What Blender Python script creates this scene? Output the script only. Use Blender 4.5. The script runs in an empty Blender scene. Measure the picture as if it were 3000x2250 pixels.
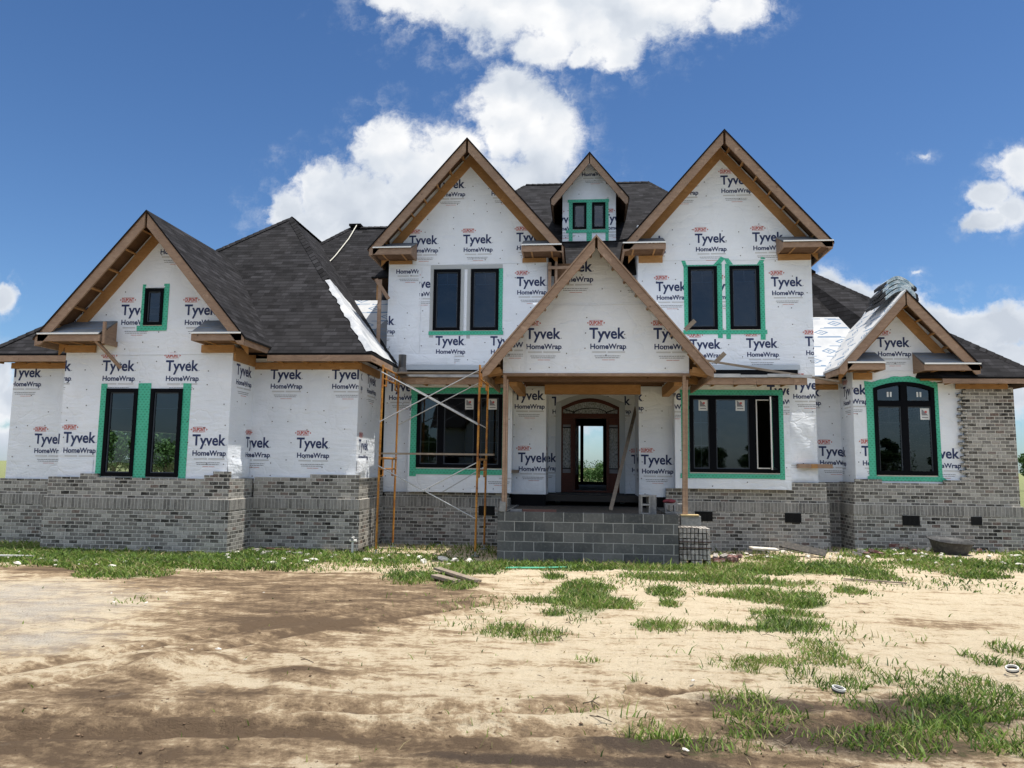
import bpy, bmesh, math, random
import numpy as np
from mathutils import Vector, Matrix
random.seed(7); rng = np.random.default_rng(7)
S = bpy.context.scene
COL = S.collection
R = math.radians

# ------------------------------------------------------------------ camera
cam = bpy.data.cameras.new('camera'); cam_o = bpy.data.objects.new('camera', cam); COL.objects.link(cam_o)
cam.sensor_width = 36.0; cam.lens = 26.16; cam.clip_start = 0.1; cam.clip_end = 6000
cam_o.matrix_world = Matrix.Translation((0, 0, 1.95)) @ (Matrix.Rotation(R(5.5), 4, 'Z') @ Matrix.Rotation(R(96.33), 4, 'X') @ Matrix.Rotation(.0125, 4, 'Z'))
S.camera = cam_o
# ------------------------------------------------------------------ light
SUN_EL, SUN_AZ = 76.0, 93.0        # azimuth measured from +Y towards +X
SUN_POWER, SKY_POWER, EXPOSURE = 4.2, 0.13, 0.74
S.view_settings.view_transform = 'Standard'; S.view_settings.look = 'None'
S.view_settings.exposure = EXPOSURE; S.view_settings.gamma = 1.0
sl = bpy.data.lights.new('sun', 'SUN'); sl.energy = SUN_POWER; sl.angle = R(.53); sl.color = (1, .95, .86)
so = bpy.data.objects.new('sun', sl); COL.objects.link(so)
dv = Vector((math.sin(R(SUN_AZ)) * math.cos(R(SUN_EL)), math.cos(R(SUN_AZ)) * math.cos(R(SUN_EL)), math.sin(R(SUN_EL))))
so.rotation_euler = dv.to_track_quat('Z', 'Y').to_euler(); so.location = dv * 60

# ------------------------------------------------------------------ node helper
class NT:
    def __init__(s, tree): s.t = tree; s.n = tree.nodes; s.l = tree.links
    def new(s, typ, **kw):
        n = s.n.new(typ)
        for k, v in kw.items(): setattr(n, k, v)
        return n
    def put(s, sock, v):
        if v is None: return
        if isinstance(v, bpy.types.NodeSocket): s.l.new(v, sock)
        else:
            if hasattr(sock.default_value, '__len__') and not hasattr(v, '__len__'): v = [v] * len(sock.default_value)
            elif hasattr(sock.default_value, '__len__') and len(sock.default_value) == 4 and len(v) == 3: v = (*v, 1)
            sock.default_value = v
    def m(s, op, a, b=None, c=None, clamp=False):
        n = s.new('ShaderNodeMath', operation=op); n.use_clamp = clamp
        for i, v in enumerate((a, b, c)): s.put(n.inputs[i], v)
        return n.outputs[0]
    def vm(s, op, a, b=None, out=0):
        n = s.new('ShaderNodeVectorMath', operation=op)
        s.put(n.inputs[0], a); s.put(n.inputs[1], b)
        return n.outputs['Value'] if op in ('LENGTH', 'DOT_PRODUCT', 'DISTANCE') else n.outputs[0]
    def mix(s, f, a, b, blend='MIX'):
        n = s.new('ShaderNodeMix', data_type='RGBA', blend_type=blend)
        s.put(n.inputs[0], f); s.put(n.inputs[6], a); s.put(n.inputs[7], b); return n.outputs[2]
    def noise(s, vec, scale, detail=3, rough=.55, out='Fac', dim='3D'):
        n = s.new('ShaderNodeTexNoise', noise_dimensions=dim)
        s.put(n.inputs['Vector'], vec); n.inputs['Scale'].default_value = scale
        n.inputs['Detail'].default_value = detail; n.inputs['Roughness'].default_value = rough
        return n.outputs[out]
    def ramp(s, f, stops, interp='LINEAR'):
        n = s.new('ShaderNodeValToRGB'); cr = n.color_ramp; cr.interpolation = interp
        while len(cr.elements) < len(stops): cr.elements.new(.5)
        for e, (p, c) in zip(cr.elements, stops): e.position = p; e.color = (*c, 1) if len(c) == 3 else c
        s.put(n.inputs[0], f); return n.outputs[0]
    def mr(s, v, a, b, c=0., d=1., smooth=False):
        n = s.new('ShaderNodeMapRange', interpolation_type='SMOOTHSTEP' if smooth else 'LINEAR')
        for i, q in enumerate((v, a, b, c, d)): s.put(n.inputs[i], q)
        return n.outputs[0]
    def xyz(s, v):
        n = s.new('ShaderNodeSeparateXYZ'); s.put(n.inputs[0], v); return n.outputs
    def comb(s, x, y, z=0.):
        n = s.new('ShaderNodeCombineXYZ')
        for i, v in enumerate((x, y, z)): s.put(n.inputs[i], v)
        return n.outputs[0]

# ------------------------------------------------------------------ sky with cumulus clouds
W = bpy.data.worlds.new('World'); S.world = W; W.use_nodes = True
t = NT(W.node_tree); t.n.clear()
sky = t.new('ShaderNodeTexSky', sky_type='NISHITA'); sky.sun_disc = False
sky.sun_elevation = R(SUN_EL); sky.sun_rotation = R(SUN_AZ); sky.altitude = 100; sky.air_density = 1.0; sky.dust_density = .6; sky.ozone_density = 3.0
# u = dx/dy, v = dz/dy of the direction (front half of the sky) : centre u, centre v, radius u, radius v
CLOUDS = [(-0.204,0.706,0.115,0.075),(-0.103,0.672,0.127,0.079),(-0.005,0.642,0.105,0.078),(0.072,0.649,0.085,0.067),(0.134,0.655,0.056,0.057),(0.043,0.588,0.043,0.034),(-0.01,0.580,0.026,0.020),(-0.053,0.593,0.053,0.031),(-0.264,0.677,0.056,0.027),(0.213,0.642,0.051,0.036),
 (-0.42,0.36,0.03,0.031),(-0.37,0.388,0.052,0.052),(-0.282,0.442,0.052,0.060),(-0.319,0.358,0.109,0.076),(-0.222,0.406,0.088,0.071),(-0.183,0.445,0.049,0.041),(-0.101,0.498,0.068,0.077),(-0.111,0.539,0.044,0.036),(-0.052,0.451,0.052,0.076),(-0.043,0.486,0.033,0.046),(-0.172,0.365,0.144,0.08),(-0.076,0.382,0.071,0.065),(-0.393,0.329,0.05,0.04),
 (0.568,0.395,0.034,0.028),(0.532,0.363,0.03,0.021),(0.53,0.326,0.034,0.018),(0.556,0.34,0.025,0.028),(0.449,0.415,0.03,0.014,.3),(0.32,0.237,0.026,0.028),(0.354,0.223,0.039,0.023),(0.397,0.214,0.051,0.027),(0.459,0.191,0.059,0.027),(0.522,0.186,0.083,0.036),(0.503,0.146,0.103,0.036),(0.433,0.264,0.025,0.012,.3),
 (-0.851,0.239,0.022,0.023),(-0.855,0.113,0.032,0.045),(-0.831,0.083,0.032,0.03),(-0.804,0.024,0.104,0.029),(0.538,0.102,0.049,0.035),(0.0,0.1,0.05,0.05)]
tc = t.new('ShaderNodeTexCoord'); d = t.vm('NORMALIZE', tc.outputs['Generated'])
dx, dy, dz = t.xyz(d)[:3]
ady = t.m('MAXIMUM', dy, .08)
uv = t.comb(t.m('DIVIDE', dx, ady), t.m('DIVIDE', dz, ady), 0.)
wn = t.vm('SUBTRACT', t.noise(uv, 9, 5, .55, 'Color'), (.5, .5, .5))
uvw = t.vm('ADD', uv, t.vm('MULTIPLY', wn, (.032, .028, 0)))
wn2 = t.vm('SUBTRACT', t.noise(uv, 30, 6, .6, 'Color'), (.5, .5, .5))
uvw = t.vm('ADD', uvw, t.vm('MULTIPLY', wn2, (.026, .026, 0)))
F = None
for (cu, cv, ru, rv, *am) in CLOUDS:
    L = t.vm('LENGTH', t.vm('MULTIPLY', t.vm('SUBTRACT', uvw, (cu, cv, 0)), (1 / (ru * 1.14), 1 / (rv * 1.14), 0)))
    f = t.m('SUBTRACT', am[0] if am else 1.0, L)
    if F is None: F = f
    else:
        F = t.m('SMOOTH_MAX', F, f, .07)
fine = t.noise(t.vm('ADD', uv, t.vm('MULTIPLY', wn2, (.02, .02, 0))), 30, 9, .66)
F = t.m('ADD', F, t.m('MULTIPLY', t.m('SUBTRACT', fine, .5), 1.25))
front = t.mr(dy, .1, .2)
back = t.mr(t.noise(t.vm('MULTIPLY', d, (1, 1, 2.2)), 2.2, 7, .55), .40, .56, 0, 1, True)  # cloud cover behind the camera, widened to light the house front
mask = t.mr(F, -.06, .46, 0, 1, True)
wisp = t.m('MULTIPLY', t.mr(F, -.6, .15, 0, .24, True), t.mr(fine, .45, .66))
mask = t.m('MAXIMUM', mask, wisp)
back = t.m('MULTIPLY', back, t.mr(dz, .24, .5, .12, 1))
mask = t.m('ADD', t.m('MULTIPLY', mask, front), t.m('MULTIPLY', back, t.m('SUBTRACT', 1.0, front)), clamp=True)
mask = t.m('MULTIPLY', mask, t.mr(dz, -.02, .02))
# billow shading: fractal field sampled twice, towards the sun
n1 = t.noise(uvw, 9, 4, .45); n2 = t.noise(t.vm('ADD', uvw, (-.014, -.022, 0)), 9, 4, .45)
lit = t.m('ADD', .50, t.m('MULTIPLY', t.m('SUBTRACT', n2, n1), 3.6))
lit = t.m('ADD', t.m('MULTIPLY', lit, .45), t.m('MULTIPLY', t.noise(uv, 5.5, 3, .5), .75), clamp=True)
lit = t.m('SUBTRACT', lit, t.m('MULTIPLY', t.mr(t.xyz(uv)[1], .45, .34, 0, .34), t.mr(F, .15, .6)))
lit = t.m('ADD', lit, .04, clamp=True)
ccol = t.ramp(lit, [(.2, (.62, .68, .77)), (.5, (.78, .83, .90)), (.72, (.95, .97, 1.0)), (.92, (1.1, 1.1, 1.1))])
b1 = t.new('ShaderNodeBackground'); t.put(b1.inputs[0], t.vm('MULTIPLY', sky.outputs[0], t.mix(t.mr(dz, .08, .6, 1, 0), (.257, .38, .51), (.405, .52, .625)))); b1.inputs[1].default_value = SKY_POWER
b2 = t.new('ShaderNodeBackground'); t.put(b2.inputs[0], ccol); t.put(b2.inputs[1], t.mr(dy, -.1, .15, 1.22, .57))  # unseen clouds behind the camera made brighter to light the front walls
ms = t.new('ShaderNodeMixShader'); t.put(ms.inputs[0], mask); t.l.new(b1.outputs[0], ms.inputs[1]); t.l.new(b2.outputs[0], ms.inputs[2])
wo = t.new('ShaderNodeOutputWorld'); t.l.new(ms.outputs[0], wo.inputs[0])

# ------------------------------------------------------------------ materials
MATS = {}
def mat(name, col=None, rough=.8, metal=0., spec=.3, build=None):
    m = bpy.data.materials.new(name); m.use_nodes = True; t = NT(m.node_tree)
    bs = t.n['Principled BSDF']; bs.inputs['Roughness'].default_value = rough; bs.inputs['Metallic'].default_value = metal
    bs.inputs['Specular IOR Level'].default_value = spec
    if col is not None: bs.inputs['Base Color'].default_value = (*col, 1)
    if build: build(t, bs)
    MATS[name] = m; return m
def bump(t, bs, h, dist=.01, strength=1.):
    b = t.new('ShaderNodeBump'); b.inputs['Distance'].default_value = dist; b.inputs['Strength'].default_value = strength
    t.put(b.inputs['Height'], h); t.l.new(b.outputs[0], bs.inputs['Normal'])
def gpos(t): return t.new('ShaderNodeNewGeometry').outputs['Position']
def wrap_b(t, bs):
    p = gpos(t)
    a = t.noise(p, 1.3, 4, .55); b = t.noise(t.vm('MULTIPLY', p, (1, 1, 5)), 2.2, 5, .6); c = t.noise(p, 60, 2, .5)
    crease = t.new('ShaderNodeTexVoronoi', feature='DISTANCE_TO_EDGE'); t.put(crease.inputs['Vector'], t.vm('ADD', p, t.vm('MULTIPLY', t.noise(p, 2, 3, .5, 'Color'), (.9, .9, .9)))); crease.inputs['Scale'].default_value = 1.1
    cr = t.mr(crease.outputs['Distance'], 0, .05)
    col = t.mix(t.mr(a, .3, .7), (.67, .71, .765), (.755, .79, .845))
    col = t.mix(t.mr(c, .45, .8, 0, .25), col, (.6, .61, .63))
    dirt = t.mr(t.noise(t.vm('MULTIPLY', p, (1.5, 1.5, .5)), 1.7, 5, .65), .58, .78, 0, .3)
    col = t.mix(dirt, col, (.56, .55, .53))
    t.put(bs.inputs['Base Color'], col)
    h = t.m('ADD', t.m('MULTIPLY', a, 2.), t.m('ADD', b, t.m('ADD', t.m('MULTIPLY', cr, .25), t.m('MULTIPLY', c, .12))))
    bump(t, bs, h, .035, .6)
mat('wrap', rough=.55, spec=.4, build=wrap_b)
mat('print_navy', (.022, .035, .105), .6); mat('print_red', (.46, .13, .115), .6); mat('print_grey', (.50, .51, .53), .6); mat('print_dark', (.16, .165, .19), .6)
mat('nail', (.07, .06, .055), .5)
def wood_b(c1, c2, c3):
    def f(t, bs):
        p = gpos(t)
        a = t.noise(t.vm('MULTIPLY', p, (1., 1., 3.)), 5, 6, .65); b = t.noise(t.vm('MULTIPLY', p, (.7, .7, 9)), 14, 3, .6); k = t.new('ShaderNodeTexVoronoi'); t.put(k.inputs['Vector'], p); k.inputs['Scale'].default_value = 3.3
        col = t.mix(t.mr(a, .3, .7), c1, c2); col = t.mix(t.mr(b, .45, .75, 0, .6), col, c3)
        col = t.mix(t.mr(k.outputs['Distance'], .03, .09, .85, 0), col, (c3[0] * .4, c3[1] * .35, c3[2] * .3))
        col = t.mix(t.mr(t.noise(p, .9, 2), .45, .7, 0, .45), col, (c1[0] * .6, c1[1] * .58, c1[2] * .58))
        o = t.new('ShaderNodeObjectInfo').outputs['Random']; col = t.mix(t.mr(o, 0, 1, 0, .5), col, t.mix(.5, col, (c1[0] * .45, c1[1] * .5, c1[2] * .6)))
        col = t.mix(t.mr(t.noise(p, 2.6, 4, .7), .60, .72, 0, .55), col, (min(1, c2[0] * 1.35), min(1, c2[1] * 1.4), min(1, c2[2] * 1.5)))
        t.put(bs.inputs['Base Color'], col); bump(t, bs, t.m('ADD', a, b), .006, .6)
    return f
mat('lumber', rough=.8, spec=.2, build=wood_b((.265, .175, .122), (.385, .27, .192), (.18, .11, .075)))
mat('beam_wood', rough=.75, spec=.2, build=wood_b((.34, .18, .07), (.44, .245, .105), (.23, .115, .045)))
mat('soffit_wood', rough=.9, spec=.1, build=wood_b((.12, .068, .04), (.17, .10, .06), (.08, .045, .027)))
mat('old_wood', rough=.85, spec=.15, build=wood_b((.20, .165, .13), (.29, .24, .185), (.13, .10, .08)))
mat('red_wood', rough=.8, build=wood_b((.16, .075, .06), (.22, .11, .085), (.1, .05, .04)))
mat('mahogany', rough=.45, spec=.2, build=wood_b((.075, .020, .012), (.105, .03, .016), (.042, .012, .008)))

def cells(t, w, h, mo, u, v, half=.5):
    row = t.m('FLOOR', t.m('DIVIDE', v, h)); par = t.m('FLOORED_MODULO', row, 2.)
    uu = t.m('ADD', t.m('DIVIDE', u, w), t.m('MULTIPLY', par, half)); colm = t.m('FLOOR', uu)
    fu = t.m('MULTIPLY', t.m('FRACT', uu), w); fv = t.m('MULTIPLY', t.m('FRACT', t.m('DIVIDE', v, h)), h)
    e = t.m('MINIMUM', fu, fv)
    wn = t.new('ShaderNodeTexWhiteNoise', noise_dimensions='2D'); t.put(wn.inputs['Vector'], t.comb(colm, row))
    return e, wn.outputs['Value'], wn.outputs['Color'], fu, fv
def uvpos(t):
    g = t.new('ShaderNodeNewGeometry'); x, y, z = t.xyz(g.outputs['Position'])[:3]; nx = t.xyz(g.outputs['True Normal'])[0]
    s = t.m('GREATER_THAN', t.m('ABSOLUTE', nx), .6)
    u = t.m('ADD', t.m('MULTIPLY', x, t.m('SUBTRACT', 1., s)), t.m('MULTIPLY', y, s))
    return g.outputs['Position'], u, z
def brick_b(w, h, mo, stops, mort, bd=.006, smear=.35):
    def f(t, bs):
        p, u, v = uvpos(t)
        wob = t.m('MULTIPLY', t.m('SUBTRACT', t.noise(p, 6, 2), .5), .012)
        v2 = t.m('ADD', v, wob); u2 = t.m('ADD', u, wob)
        e, r, rc, fu, fv = cells(t, w, h, mo, u2, v2)
        rag = t.m('MULTIPLY', t.m('SUBTRACT', t.noise(p, 45, 4, .6), .5), .014)
        mk = t.mr(t.m('ADD', e, rag), mo * .75, mo * 1.25, 1, 0)
        bc = t.ramp(r, stops, 'LINEAR')
        sm = t.noise(p, 17, 6, .65)
        bc = t.mix(t.mr(sm, .5, .72, 0, smear), bc, mort)
        tick = t.noise(t.vm('MULTIPLY', p, (1, 1, .12)), 38, 3, .6)
        bc = t.mix(t.mr(tick, .56, .68, 0, .75 if w < .3 else .15), bc, (.05, .047, .044))
        bc = t.mix(t.mr(t.noise(p, 70, 3, .6), .35, .75, .0, .45), bc, (.09, .085, .08))
        bc = t.mix(t.mr(t.noise(p, 1.1, 4, .6), .4, .75, 0, .3), bc, (mort[0] * .85, mort[1] * .82, mort[2] * .78))
        t.put(bs.inputs['Base Color'], t.mix(mk, bc, mort))
        hh = t.m('SUBTRACT', t.m('MULTIPLY', sm, .7), mk); bump(t, bs, hh, bd, 1.)
    return f
BST = [(0, (.010, .0095, .009)), (.13, (.028, .026, .024)), (.19, (.105, .10, .094)), (.45, (.175, .168, .157)), (.7, (.29, .28, .262)), (.9, (.42, .405, .375)), (.97, (.15, .105, .09))]
BST2 = [(0, (.13, .125, .117)), (.5, (.20, .193, .182)), (1, (.29, .28, .262))]
mat('brick', rough=.9, spec=.15, build=brick_b(.206, .0813, .015, BST, (.54, .525, .485), .010, .42))
mat('soldier_brick', rough=.9, spec=.15, build=brick_b(.0813, .232, .011, BST2, (.47, .455, .42), .008, .5))
mat('block', rough=.95, spec=.1, build=brick_b(.4064, .2032, .016, [(0, (.040, .045, .048)), (.4, (.062, .068, .072)), (.8, (.085, .09, .092)), (1, (.13, .132, .13))], (.33, .33, .32), .007, .22))
def loose_b(a, b, c):
    def f(t, bs):
        p = gpos(t); o = t.new('ShaderNodeNewGeometry').outputs['Random Per Island']
        col = t.mix(o, a, b); col = t.mix(t.mr(t.noise(p, 14, 5, .65), .45, .7, 0, .8), col, c)
        t.put(bs.inputs['Base Color'], col); bump(t, bs, t.noise(p, 40, 5, .6), .01, .8)
    return f
mat('loose_brick', rough=.95, build=loose_b((.20, .075, .06), (.13, .055, .05), (.36, .31, .28)))
mat('grey_brick', rough=.95, build=loose_b((.40, .37, .34), (.16, .145, .135), (.52, .49, .45)))
mat('mortar', rough=1, build=loose_b((.72, .69, .62), (.55, .52, .47), (.42, .38, .32)))
mat('concrete', rough=.95, build=loose_b((.26, .26, .255), (.22, .22, .22), (.34, .335, .32)))
mat('dark_concrete', rough=.95, spec=.1, build=loose_b((.06, .056, .053), (.05, .048, .046), (.12, .105, .09)))
mat('sunlit_top', rough=.9, build=loose_b((.58, .43, .22), (.5, .38, .2), (.4, .3, .16)))  # sunlight on the block top, put into the colour
mat('red_cloth', rough=.95, build=loose_b((.25, .04, .05), (.2, .04, .05), (.1, .02, .03)))
def shingle_b(base):
    def f(t, bs):
        uvn = t.new('ShaderNodeUVMap'); u, v = t.xyz(uvn.outputs[0])[:2]
        uj = t.m('ADD', u, t.m('MULTIPLY', t.noise(t.comb(t.m('FLOOR', t.m('DIVIDE', v, .145)), 3.), 5.3, 0), 3.))
        e, r, rc, fu, fv = cells(t, .31, .145, .01, uj, v, .37)
        e2, r2, rc2, fu2, fv2 = cells(t, .19, .145, .01, t.m('ADD', uj, .07), v, .61)
        tone = t.m('ADD', t.m('MULTIPLY', r, .6), t.m('MULTIPLY', r2, .4))
        col = t.ramp(tone, [(.12, tuple(q * .35 for q in base)), (.42, base), (.62, tuple(q * 1.3 for q in base)), (.88, tuple(q * 2.3 for q in base))])
        shadow = t.mr(fv, .006, .034, 1, 0)      # shade below each course's butt edge, put into the colour
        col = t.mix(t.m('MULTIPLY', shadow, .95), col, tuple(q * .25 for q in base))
        col = t.mix(t.mr(t.noise(gpos(t), 90, 2, .6), .3, .8, 0, .45), col, tuple(q * 1.7 for q in base))
        col = t.mix(t.mr(t.noise(gpos(t), .8, 4, .6), .45, .75, 0, .35), col, (base[0] * 1.5, base[1] * 1.42, base[2] * 1.3))
        t.put(bs.inputs['Base Color'], col)
        hh = t.m('ADD', t.m('MULTIPLY', t.m('SUBTRACT', .145, fv), 3.5), t.m('MULTIPLY', tone, .35)); bump(t, bs, hh, .02, .9)
    return f
mat('shingle', rough=.95, spec=.1, build=shingle_b((.0145, .0142, .0158)))
def membrane_b(c1, c2, pr):
    def f(t, bs):
        uvn = t.new('ShaderNodeUVMap'); u, v = t.xyz(uvn.outputs[0])[:2]; p = gpos(t)
        # printed diamonds + lines
        fu = t.m('ABSOLUTE', t.m('SUBTRACT', t.m('FRACT', t.m('ADD', t.m('DIVIDE', u, .9), t.m('MULTIPLY', t.m('FLOORED_MODULO', t.m('FLOOR', t.m('DIVIDE', v, .42)), 2.), .5))), .5))
        fv = t.m('ABSOLUTE', t.m('SUBTRACT', t.m('FRACT', t.m('DIVIDE', v, .42)), .5))
        dm = t.m('ADD', t.m('MULTIPLY', fu, 4.), t.m('MULTIPLY', fv, 3.))
        ring = t.m('MULTIPLY', t.m('LESS_THAN', dm, .85), t.m('ADD', t.m('GREATER_THAN', dm, .58), t.m('MULTIPLY', t.m('LESS_THAN', dm, .3), t.m('GREATER_THAN', t.noise(p, 30, 2), .45)), clamp=True))
        ln = t.m('MULTIPLY', t.m('GREATER_THAN', fv, .43), t.m('GREATER_THAN', t.noise(t.comb(t.m('MULTIPLY', u, .8), t.m('FLOOR', t.m('DIVIDE', v, .21)), 0), 2.1, 1), .5))
        pm = t.m('MAXIMUM', ring, ln)
        col = t.mix(t.mr(t.noise(p, 1.8, 5, .6), .35, .7), c1, c2)
        col = t.mix(t.m('MULTIPLY', pm, pr), col, (.10, .17, .27))
        t.put(bs.inputs['Base Color'], col)
        h = t.m('ADD', t.noise(p, 2.5, 5, .6), t.m('MULTIPLY', t.noise(t.vm('MULTIPLY', p, (3, 1, 1)), 7, 4, .6), .4)); bump(t, bs, h, .014, .6)
    return f
mat('membrane', rough=.95, spec=.05, build=membrane_b((.40, .41, .43), (.52, .52, .52), .9))
mat('torn_membrane', rough=.95, spec=.05, build=membrane_b((.26, .275, .30), (.52, .525, .53), .0))
mat('grey_underlay', rough=.7, build=membrane_b((.13, .14, .155), (.19, .20, .215), .5))
mat('felt', (.008, .008, .009), .9, spec=.1); mat('black_wrap', (.006, .006, .007), .8, spec=.1)
mat('flashing', (.42, .46, .50), .45, spec=.5); mat('tape_grey', (.38, .40, .41), .6)
mat('drip_white', (.75, .75, .73), .6)
def tape_b(t, bs):
    p, u, v = uvpos(t)
    e, r, rc, fu, fv = cells(t, .085, .055, .01, u, v)
    q = t.vm('LENGTH', t.comb(t.m('DIVIDE', t.m('SUBTRACT', fu, .042), .026), t.m('DIVIDE', t.m('SUBTRACT', fv, .0275), .015), 0))
    k = t.mr(t.m('ADD', q, t.m('MULTIPLY', t.m('SUBTRACT', t.noise(p, 60, 2), .5), .8)), .8, 1.1, .8, 0)
    col = t.mix(k, (.045, .40, .25), (.012, .20, .12))
    col = t.mix(t.mr(t.noise(p, 5, 3), .4, .7, 0, .3), col, (.11, .5, .36))
    t.put(bs.inputs['Base Color'], col); bump(t, bs, t.noise(p, 12, 4, .6), .008, .5)
mat('tape', rough=.4, spec=.5, build=tape_b)
mat('black_frame', (.003, .0035, .0055), .6, spec=.06); mat('white_vinyl', (.62, .61, .58), .5); mat('muntin', (.05, .06, .075), .5)
def glass_b(tint, boost):
    def f(t, bs):
        g = t.new('ShaderNodeBsdfGlossy'); g.inputs['Roughness'].default_value = .012; g.inputs[0].default_value = (.9, .95, 1, 1)
        p = gpos(t); b = t.new('ShaderNodeBump'); b.inputs['Distance'].default_value = .02; b.inputs['Strength'].default_value = .035; t.put(b.inputs['Height'], t.noise(p, 1.6, 2)); t.l.new(b.outputs[0], g.inputs['Normal'])
        tr = t.new('ShaderNodeBsdfTransparent'); tr.inputs[0].default_value = (*tint, 1)
        fr = t.new('ShaderNodeFresnel'); fr.inputs[0].default_value = 1.5
        mx = t.new('ShaderNodeMixShader'); t.put(mx.inputs[0], t.m('MULTIPLY', fr.outputs[0], boost, clamp=True))
        t.l.new(tr.outputs[0], mx.inputs[1]); t.l.new(g.outputs[0], mx.inputs[2]); t.l.new(mx.outputs[0], t.n['Material Output'].inputs[0])
    return f
mat('glass', build=glass_b((.62, .66, .68), 1.8))
def rain_b(t, bs):
    glass_b((.5, .54, .55), 9.)(t, bs)
    g = [n for n in t.n if n.type == 'BSDF_GLOSSY'][0]; g.inputs['Roughness'].default_value = .25
    b = [n for n in t.n if n.type == 'BUMP'][0]; b.inputs['Strength'].default_value = 1.; b.inputs['Distance'].default_value = .05
    t.put(b.inputs['Height'], t.noise(t.vm('MULTIPLY', gpos(t), (2.2, 1, .7)), 28, 2))
    df = t.new('ShaderNodeBsdfDiffuse'); t.put(df.inputs[0], t.ramp(t.noise(t.vm('MULTIPLY', gpos(t), (2.2, 1, .7)), 22, 3), [(.35, (.18, .2, .2)), (.6, (.62, .65, .65))])); mx = t.new('ShaderNodeMixShader'); mx.inputs[0].default_value = .5  # pale diffuse colour stands in for light reflected and scattered by the glass
    o_ = t.n['Material Output'].inputs[0]; src = o_.links[0].from_socket; t.l.new(src, mx.inputs[1]); t.l.new(df.outputs[0], mx.inputs[2]); t.l.new(mx.outputs[0], o_)
mat('rain_glass', build=rain_b)
mat('sticker_white', (.6, .62, .62), .6); mat('sticker_grey', (.2, .2, .22), .6); mat('sticker_red', (.45, .08, .08), .6)
def rust_b(t, bs):
    p = gpos(t); a = t.noise(p, 4, 6, .65)
    col = t.mix(t.mr(a, .40, .60), (.47, .215, .028), (.27, .10, .018)); col = t.mix(t.mr(t.noise(p, 22, 5, .7), .52, .66), col, (.09, .035, .02))
    t.put(bs.inputs['Base Color'], col)
mat('scaffold_yellow', rough=.5, spec=.4, build=rust_b)
mat('galvanised', (.42, .43, .44), .35, .85, .5); mat('steel_dark', (.10, .10, .10), .45, .6); mat('void', (.004, .004, .004), 1.)
mat('vent_metal', (.012, .012, .013), .6); mat('black_rubber', (.035, .035, .037), .65); mat('pvc', (.03, .03, .032), .3, spec=.5)
mat('tub_plastic', rough=.6, build=loose_b((.04, .04, .042), (.035, .035, .037), (.10, .10, .097)))
mat('hose_green', (.10, .42, .27), .5); mat('rope_white', (.62, .60, .52), .9); mat('strap_dark', (.05, .02, .018), .6)
def bundle_b(t, bs):
    p = gpos(t); a = t.noise(t.vm('MULTIPLY', p, (2, 6, 2)), 4, 5, .65)
    t.put(bs.inputs['Base Color'], t.ramp(a, [(.3, (.09, .16, .21)), (.45, (.30, .38, .42)), (.55, (.55, .60, .62)), (.7, (.16, .24, .30))])); bump(t, bs, a, .02, .5)
mat('bundle_wrap', rough=.35, spec=.5, build=bundle_b)
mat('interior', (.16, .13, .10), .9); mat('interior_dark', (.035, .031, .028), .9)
def leaf_b(c1, c2):
    def f(t, bs):
        a = t.new('ShaderNodeAttribute', attribute_name='tint').outputs['Fac']; o = t.new('ShaderNodeObjectInfo').outputs['Random']
        col = t.mix(a, c1, c2); col = t.mix(t.m('MULTIPLY', o, .35), col, (c1[0] * .7, c1[1] * .8, c1[2] * .7))
        t.put(bs.inputs['Base Color'], col); bs.inputs['Transmission Weight'].default_value = 0
    return f
mat('leaf', rough=.7, spec=.2, build=leaf_b((.018, .05, .012), (.06, .125, .028)))
mat('bark', (.10, .075, .055), .95)
def grass_b(t, bs):
    a = t.new('ShaderNodeAttribute', attribute_name='tint').outputs['Fac']
    col = t.ramp(a, [(0, (.036, .066, .016)), (.35, (.095, .168, .026)), (.66, (.165, .245, .042)), (.85, (.22, .235, .075)), (1, (.36, .30, .16))])
    t.put(bs.inputs['Base Color'], col)
    tl = t.new('ShaderNodeBsdfTranslucent'); t.put(tl.inputs[0], col); mx = t.new('ShaderNodeMixShader'); mx.inputs[0].default_value = .35
    t.l.new(bs.outputs[0], mx.inputs[1]); t.l.new(tl.outputs[0], mx.inputs[2]); t.l.new(mx.outputs[0], t.n['Material Output'].inputs[0])
mat('grass', rough=.55, spec=.25, build=grass_b)
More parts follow.
